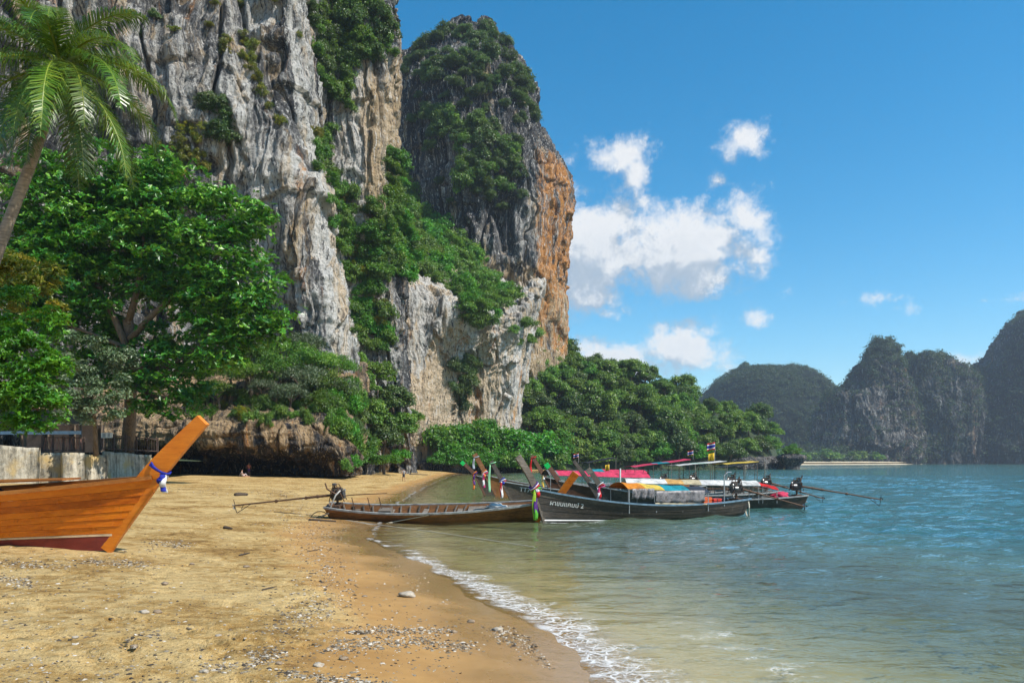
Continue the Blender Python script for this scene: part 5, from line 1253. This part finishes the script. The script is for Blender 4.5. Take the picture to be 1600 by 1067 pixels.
sg = empty('sign_board', W(167, 680, 63), -.25, 'small white board on the dark railing', 'sign'); MB().box((0, 0, 0), (1.1, .05, .42)).build('board', MT['white_paint'], sg); MB().box((-.25, -.03, 0), (.3, .02, .34)).build('printed_panel', paint('sign_grey', (.35, .36, .36)), sg); MB().box((.22, -.03, .02), (.22, .02, .3)).build('printed_panel', MT['sign_grey'], sg)
def hut():
    t = empty('beach_hut', W(60, 706, 70), -.1, 'open hut with brown roof half hidden by leaves above the wall', 'hut')
    for x in (-4, -1.3, 1.4, 4.1):
        for y in (0, 3): MB().tube([(x, y, 0), (x, y, 2.6)], .1, 8).build('post', MT['bark'], t)
    MB().box((0, -.1, 1.75), (8.4, .06, .3)).build('fascia_board', paint('pale_blue_paint', (.5, .58, .66)), t)
    for i in range(7):
        z = 2.55 + i * .2; MB().add([(-4.8, -.6 + i * .35, z), (4.8, -.6 + i * .35, z), (4.8, -.2 + i * .35, z + .26), (-4.8, -.2 + i * .35, z + .26), (-4.8, -.6 + i * .35, z - .05), (4.8, -.6 + i * .35, z - .05), (4.8, -.2 + i * .35, z + .2), (-4.8, -.2 + i * .35, z + .2)],
                                    [(0, 1, 2, 3), (7, 6, 5, 4), (0, 4, 5, 1), (1, 5, 6, 2), (2, 6, 7, 3), (3, 7, 4, 0)]).build('thatch_course', plain('thatch', (.14, .09, .055), .95, scale=14, var=.4, bump=.6) if 'thatch' not in MT else MT['thatch'], t)
    MB().box((0, 3.2, 1.3), (8.4, .1, 2.6)).build('back_wall', paint('hut_wall', (.1, .075, .06)), t)
hut()

# ------------------------------------------------------------------ boulders
def boulder(px, py, d, s, seed, label, group='boulders at the far end of the beach', name='boulder'):
    return lump(name, W(px, py, d), s, MT['boulder'], seed, label, 'rock', group, det=5, rough=.5, f=1.3)
boulder(742, 727, 176, (4.6, 3, 2.6), 1, 'largest striped boulder at the far end of the beach')
boulder(690, 728, 172, (3.2, 2.2, 2.0), 2, 'pale boulder under the bright bushes at the end of the beach')
boulder(668, 730, 170, (2.0, 1.6, 1.5), 3, 'small boulder at the foot of the fluted wall')
boulder(715, 731, 170, (2.4, 1.6, 1.3), 4, 'low boulder between the pale one and the largest one')
boulder(775, 730, 182, (4.0, 2.5, 2.2), 5, 'rounded boulder at the waterline behind the prows')
boulder(806, 731, 190, (3.4, 2.3, 1.6), 6, 'low dark boulder at the waterline under the creepers')
boulder(1190, 727, 262, (5.5, 3.5, 3.4), 7, 'dark rock at the tip of the wooded hill', 'rocks off the wooded hill')
boulder(1165, 728, 255, (6.5, 3.5, 2.8), 8, 'broad dark rock under the last trees of the hill', 'rocks off the wooded hill')
boulder(1214, 725, 262, (2.6, 2.2, 2.6), 9, 'small undercut rock beside the tufted rock', 'rocks off the wooded hill')
def mushroom_rock():
    p = Vector(W(1237, 733, 256)); rows = []
    R = [(-1.5, 2.6), (.2, 2.4), (1.0, 2.5), (2.0, 3.4), (3.0, 4.3), (3.8, 4.7), (4.6, 4.2), (5.2, 2.4), (5.5, .2)]
    V = []; n = 48; Wr = crmat(len(R), 40) @ np.array(R)
    for (z, rr_) in Wr:
        for j in range(n): a = 2 * math.pi * j / n; V.append((rr_ * math.cos(a) * 1.05, rr_ * math.sin(a) * .8, z))
    V = np.array(V); d = 1 + .35 * fbm(V * .45, 4, 9); V[:, :2] *= d[:, None]
    fs = [(i * n + j, i * n + (j + 1) % n, (i + 1) * n + (j + 1) % n, (i + 1) * n + j) for i in range(39) for j in range(n)]
    o = link(bpy.data.objects.new('sea_stack', np_mesh('sea_stack', V, np.array(fs), MT['boulder'])), None, 'undercut rock standing in the sea with a green tuft on top', 'rock', 'rocks off the wooded hill'); o.location = p
    for (dx, dz, s) in ((-1, 5.6, 2.6), (1.2, 5.4, 2.4), (0, 6.8, 2.2), (2.8, 4.4, 1.6)):
        b = bpy.data.objects.new('bush', SHRUBB[int(dz) % 3]); b.location = p + Vector((dx, 0, dz)); b.scale = (s, s, s); link(b, None, 'bright green bush growing on the undercut sea rock', 'bush', 'bushes on the undercut sea rock')
mushroom_rock()

# ------------------------------------------------------------------ stones, gravel, driftwood
def stone_mat():
    m, nt, out = newmat('beach_stone'); rnd = N(nt, 'ShaderNodeObjectInfo').outputs['Random']; n = NOISE(nt, objco(nt), 6.0, 5, .7)
    c = RAMP(nt, M(nt, 'ADD', M(nt, 'MULTIPLY', rnd, .6), M(nt, 'MULTIPLY', n, .4)), [(.15, (.1, .075, .05)), (.45, (.32, .25, .17)), (.7, (.5, .44, .34)), (.95, (.66, .62, .54))])
    nt.links.new(N(nt, 'ShaderNodeBsdfPrincipled', Base__Color=c, Roughness=.85, Normal=N(nt, 'ShaderNodeBump', Strength=.4, Distance=.02, Height=n)).outputs[0], out.inputs[0]); return m
MT['stone'] = stone_mat()
STONES = [(778, 985, 9, 'whitish stone alone on the wet sand near the foam', 'w'), (637, 932, 13, 'pale flat stone pair on the wet sand', 'w'), (736, 972, 6, 'grey stone near the foam line', 'g'), (709, 988, 6, 'brown stone beside the gravel on the wet sand', 'g'), (497, 1040, 8, 'pale stone at the bottom of the gravel', 'w'),
          (537, 1030, 7, 'rounded stone below the gravel band', 'g'), (258, 913, 6, 'dark rounded stone alone on the dry sand', 'g'), (225, 957, 8, 'flat pale stone on the dry sand', 'w'), (246, 957, 7, 'flat brown stone on the dry sand', 'g'), (547, 907, 4, 'small dark stone on wet sand below the brown boat', 'g'),
          (570, 932, 4, 'small stone on wet sand beside the reflections', 'g'), (535, 886, 4, 'tiny dark stone at the upper edge of the wet sand', 'g'), (511, 885, 4, 'tiny brown stone beside the gravel strip', 'g'), (320, 1050, 7, 'pale stone low in the sand beside scattered shells', 'w'), (118, 996, 5, 'small shell-white stone on the dry sand', 'w'), (436, 1037, 6, 'grey stone in the lower sand', 'g'),
          (342, 994, 5, 'small white stone in the middle of the dry sand', 'w'), (210, 1010, 6, 'shell heap stone in the dry sand', 'g'), (385, 886, 5, 'dark stone near the gravel strip', 'g'), (300, 882, 4, 'dark stone below the orange bow', 'g')]
m_w = plain('whitish_stone', (.36, .31, .24), .85, scale=9, bump=.4); m_g = plain('brown_grey_stone', (.24, .18, .12), .85, scale=9, var=.4, bump=.4)
for i, (x, y, s, lab, k) in enumerate(STONES):
    p = on_ground(x, y); q = s * p.y / FPX
    lump('stone', p + Vector((0, 0, q * .22)), (q, q * .8, q * .5), m_w if k == 'w' else m_g, 20 + i, lab, 'stone', 'stones lying on the sand', det=3, rough=.6, f=1.2)
def gravel():
    rr = np.random.default_rng(31); P = []
    bands = [([(505, 800), (500, 850), (510, 900), (500, 950), (440, 985)], 26, 2000), ([(470, 790), (450, 830)], 26, 500), ([(0, 880), (90, 880), (180, 876), (240, 888)], 9, 900), ([(520, 985), (600, 985), (700, 985)], 7, 700), ([(500, 1010), (580, 1005), (660, 1000), (740, 1012)], 12, 1000),
             ([(0, 905), (60, 915)], 10, 250), ([(440, 1050), (520, 1062), (600, 1066)], 8, 400), ([(330, 1040), (400, 1030), (450, 1015)], 14, 450), ([(230, 850), (300, 852)], 7, 350), ([(200, 1000), (250, 990)], 10, 120), ([(770, 985), (830, 1005), (880, 1040)], 14, 700), ([(260, 765), (420, 768), (470, 780)], 12, 600)]
    for path, wd, n in bands:
        t = rr.random(n) * (len(path) - 1); i = t.astype(int); f = t - i; A = np.array(path, float)
        q = A[i] * (1 - f[:, None]) + A[np.minimum(i + 1, len(path) - 1)] * f[:, None]
        P.append(q + rr.normal(size=(n, 2)) * np.array([wd, wd * .5]))
    n = 3000; P.append(np.column_stack([rr.uniform(0, 720, n), 760 + 307 * rr.random(n) ** .8]))
    P = np.vstack(P); P = P[(P[:, 1] > 752) & (P[:, 1] < 1090)]
    d = np.full(len(P), 14.0)
    for _ in range(25):
        x = (P[:, 0] - 800) / FPX * d; z = np.maximum(ground_z(x, d), 0); d = .5 * d + .5 * FPX * (HC - z) / (P[:, 1] - HY)
    x = (P[:, 0] - 800) / FPX * d; z = ground_z(x, d); ok = (shore_dist(x, d) > .3) & (d < 70); x, d, z = x[ok], d[ok], z[ok]; n = len(x)
    s = (.009 + .02 * rr.random(n) ** 3) * (1 + .012 * np.maximum(d - 9, 0) * 2)
    oct_ = np.array([(1, 0, 0), (0, 1, 0), (-1, 0, 0), (0, -1, 0), (0, 0, .75), (.5, .5, .5), (-.5, .55, .4), (-.5, -.5, .5), (.55, -.5, .4), (0, 0, -.4)])
    fc = np.array([(0, 5, 8), (0, 1, 5), (1, 2, 6), (1, 6, 5), (2, 7, 6), (2, 3, 7), (3, 8, 7), (3, 0, 8), (4, 5, 6), (4, 6, 7), (4, 7, 8), (4, 8, 5)])
    a = rr.random(n) * 6.28; ca, sa = np.cos(a), np.sin(a)
    sc = s[:, None] * np.column_stack([.8 + .7 * rr.random(n), .7 + .4 * rr.random(n), .5 + .4 * rr.random(n)])
    V = oct_[None] * sc[:, None] * (1 + .25 * rr.normal(size=(n, 10, 1))); X = V[..., 0] * ca[:, None] - V[..., 1] * sa[:, None]; Y = V[..., 0] * sa[:, None] + V[..., 1] * ca[:, None]
    V = np.stack([X + x[:, None], Y + d[:, None], V[..., 2] + z[:, None]], -1)
    F_ = fc[None] + (np.arange(n) * 10)[:, None, None]
    m, nt, out = newmat('gravel_mix'); t = attr(nt, 'tint')
    c = RAMP(nt, t, [(.1, (.04, .03, .02)), (.45, (.14, .105, .065)), (.75, (.29, .245, .175)), (.95, (.52, .47, .39))])
    nt.links.new(N(nt, 'ShaderNodeBsdfPrincipled', Base__Color=c, Roughness=.8).outputs[0], out.inputs[0])
    me = np_mesh('gravel', V.reshape(-1, 3), F_.reshape(-1, 3), m, False, {'tint': ('FACE', np.repeat(rr.random(n), 12))})
    link(bpy.data.objects.new('gravel', me), kind='stuff', label='bands of gravel and shell fragments on the sand', cat='gravel')
gravel()
MT['drift'] = plain('driftwood', (.07, .05, .035), .9, scale=14, var=.4, bump=.4)
for i, (x0, y0, x1, y1, rd, lab) in enumerate(((368, 775, 386, 774, .13, 'short dark log on the sand behind the brown boat engine'), (350, 826, 362, 827, .06, 'small piece of driftwood in the middle of the beach'), (374, 868, 390, 864, .02, 'thin dark twig on the dry sand'), (410, 922, 432, 917, .015, 'thin bent twig beside the gravel strip'),
                                    (428, 800, 500, 806, .02, 'thin branch lying toward the brown boat'), (482, 813, 525, 815, .05, 'flat plank on the sand under the brown boat stern'), (180, 797, 218, 795, .02, 'stick on the sand beyond the orange prow'), (640, 741, 668, 742, .09, 'dark driftwood near the walking person'), (480, 862, 500, 858, .012, 'short twig above the gravel strip'))):
    a, b = on_ground(x0, y0), on_ground(x1, y1); z = Vector((0, 0, rd * .6))
    mid = a.lerp(b, .5) + Vector((0, .04, 0)); MB().tube([a + z, a.lerp(mid, .5) + z * 1.2, mid + z, b + z], [rd, rd * 1.05, rd * .9, rd * .6], 8).build('driftwood', MT['drift'], None, True, label=lab, cat='driftwood', group='driftwood on the beach')

# ------------------------------------------------------------------ people
def person(p, rz, hgt, label, mats, pose='walk', group='people on the beach'):
    """one skinned body; mats: skin, top, bottom, hair"""
    s = hgt / 1.7
    if pose == 'sit':
        J = dict(pel=(0, 0, .12), ch=(-.12, 0, .5), nk=(-.1, 0, .68), hd=(-.05, 0, .82), ht=(-.05, 0, .95), ls=(-.12, .17, .6), le=(-.3, .22, .36), lh=(-.34, .2, .06), rs=(-.12, -.17, .6), re=(.06, -.24, .4), rh=(.28, -.2, .3),
                 lk=(.4, .12, .42), la=(.6, .12, .06), lt=(.75, .13, .03), rk=(.42, -.1, .1), ra=(.8, -.1, .06), rt=(.88, -.1, .16))
    else:
        st = .2 if pose == 'walk' else .05
        J = dict(pel=(0, 0, .93), ch=(.02, 0, 1.22), nk=(.03, 0, 1.44), hd=(.05, 0, 1.55), ht=(.05, 0, 1.68), ls=(.02, .19, 1.38), le=(-.1, .26, 1.12), lh=(-.02, .25, .86), rs=(.02, -.19, 1.38), re=(-.04, -.27, 1.12), rh=(.16, -.24, .92),
                 lk=(st * .6, .1, .5), la=(st, .1, .08), lt=(st + .16, .11, .03), rk=(-st * .1, -.1, .5), ra=(-st, -.1, .1), rt=(-st + .14, -.11, .03))
    R = dict(pel=.15, ch=.15, nk=.055, hd=.095, ht=.07, ls=.06, le=.045, lh=.035, rs=.06, re=.045, rh=.035, lk=.065, la=.042, lt=.035, rk=.065, ra=.042, rt=.035)
    E = [('pel', 'ch'), ('ch', 'nk'), ('nk', 'hd'), ('hd', 'ht'), ('ch', 'ls'), ('ls', 'le'), ('le', 'lh'), ('ch', 'rs'), ('rs', 're'), ('re', 'rh'), ('pel', 'lk'), ('lk', 'la'), ('la', 'lt'), ('pel', 'rk'), ('rk', 'ra'), ('ra', 'rt')]
    ks = list(J); me = bpy.data.meshes.new('person'); me.from_pydata([tuple(c * s for c in J[k]) for k in ks], [(ks.index(a), ks.index(b)) for a, b in E], [])
    o = bpy.data.objects.new('person', me); COL.objects.link(o)
    md = o.modifiers.new('skin', 'SKIN')
    for k, vv in zip(ks, me.skin_vertices[0].data): vv.radius = (R[k] * s, R[k] * s); vv.use_root = (k == 'pel')
    o.modifiers.new('sub', 'SUBSURF').levels = 1; bpy.context.view_layer.update()
    m2 = bpy.data.meshes.new_from_object(o.evaluated_get(bpy.context.evaluated_depsgraph_get())); bpy.data.objects.remove(o)
    for m_ in mats: m2.materials.append(m_)
    top0 = J['pel'][2]; 
    for f in m2.polygons:
        c = f.center / s; armx = abs(c.y) > .215
        if c.z > J['hd'][2] + .03 and c.x < J['hd'][0] + .05: i = 3
        elif c.z > J['nk'][2] - .02: i = 0
        elif c.z > top0 + .06 and not armx: i = 1
        elif c.z > top0 - .36 and not armx and pose != 'sit': i = 2
        elif pose == 'sit' and c.x < .2 and c.z < .3: i = 2
        else: i = 0
        f.material_index = i; f.use_smooth = True
    q = bpy.data.objects.new('person', m2); q.location = p; q.rotation_euler = (0, 0, rz); link(q, None, label, 'person', group)
SKIN = paint('skin', (.42, .22, .13), rough=.6, var=.05); HAIR = paint('hair', (.02, .015, .01)); 
sh = lambda n, c: paint('clothes_' + n, c, rough=.9)
person(on_ground(631, 752), 2.2, 1.55, 'person in grey top walking on the sand near the water', [SKIN, sh('grey', (.25, .24, .23)), sh('dark', (.05, .05, .06)), HAIR])
person(on_ground(389, 744), -1.2, 1.65, 'person in orange top standing under the overhang', [SKIN, sh('orange', (.65, .17, .08)), sh('purple', (.16, .06, .18)), HAIR], 'stand')
person(on_ground(379, 745), 0.4, 1.5, 'person in pale clothes sitting on the sand under the overhang', [SKIN, sh('pale', (.6, .5, .48)), sh('pink', (.5, .3, .32)), HAIR], 'sit')
person(W(753, 741, 150), 1.0, 1.6, 'bather in white standing by the boulders behind the prows', [SKIN, sh('white', (.7, .7, .7)), sh('dark', (.05, .05, .06)), HAIR], 'stand')
person(tolocal_world(bD, (-7.4, .1, .45)), 0, 1.6, 'boatman in black standing under the pink and teal roof', [SKIN, sh('black', (.03, .03, .035)), sh('dark', (.05, .05, .06)), HAIR], 'stand')

# ------------------------------------------------------------------ air
def haze():
    m, nt, out = newmat('haze_air')
    vol = N(nt, 'ShaderNodeVolumePrincipled', Color=(.7, .84, 1, 1), Density=.00017); vol.inputs['Anisotropy'].default_value = .2
    nt.links.new(vol.outputs[0], out.inputs['Volume'])
    MB().box((300, 900, 120 - 3.5), (3400, 2200, 247)).build('haze', m, None, kind='stuff', label='thin bluish sea haze over the bay', cat='haze')
haze()
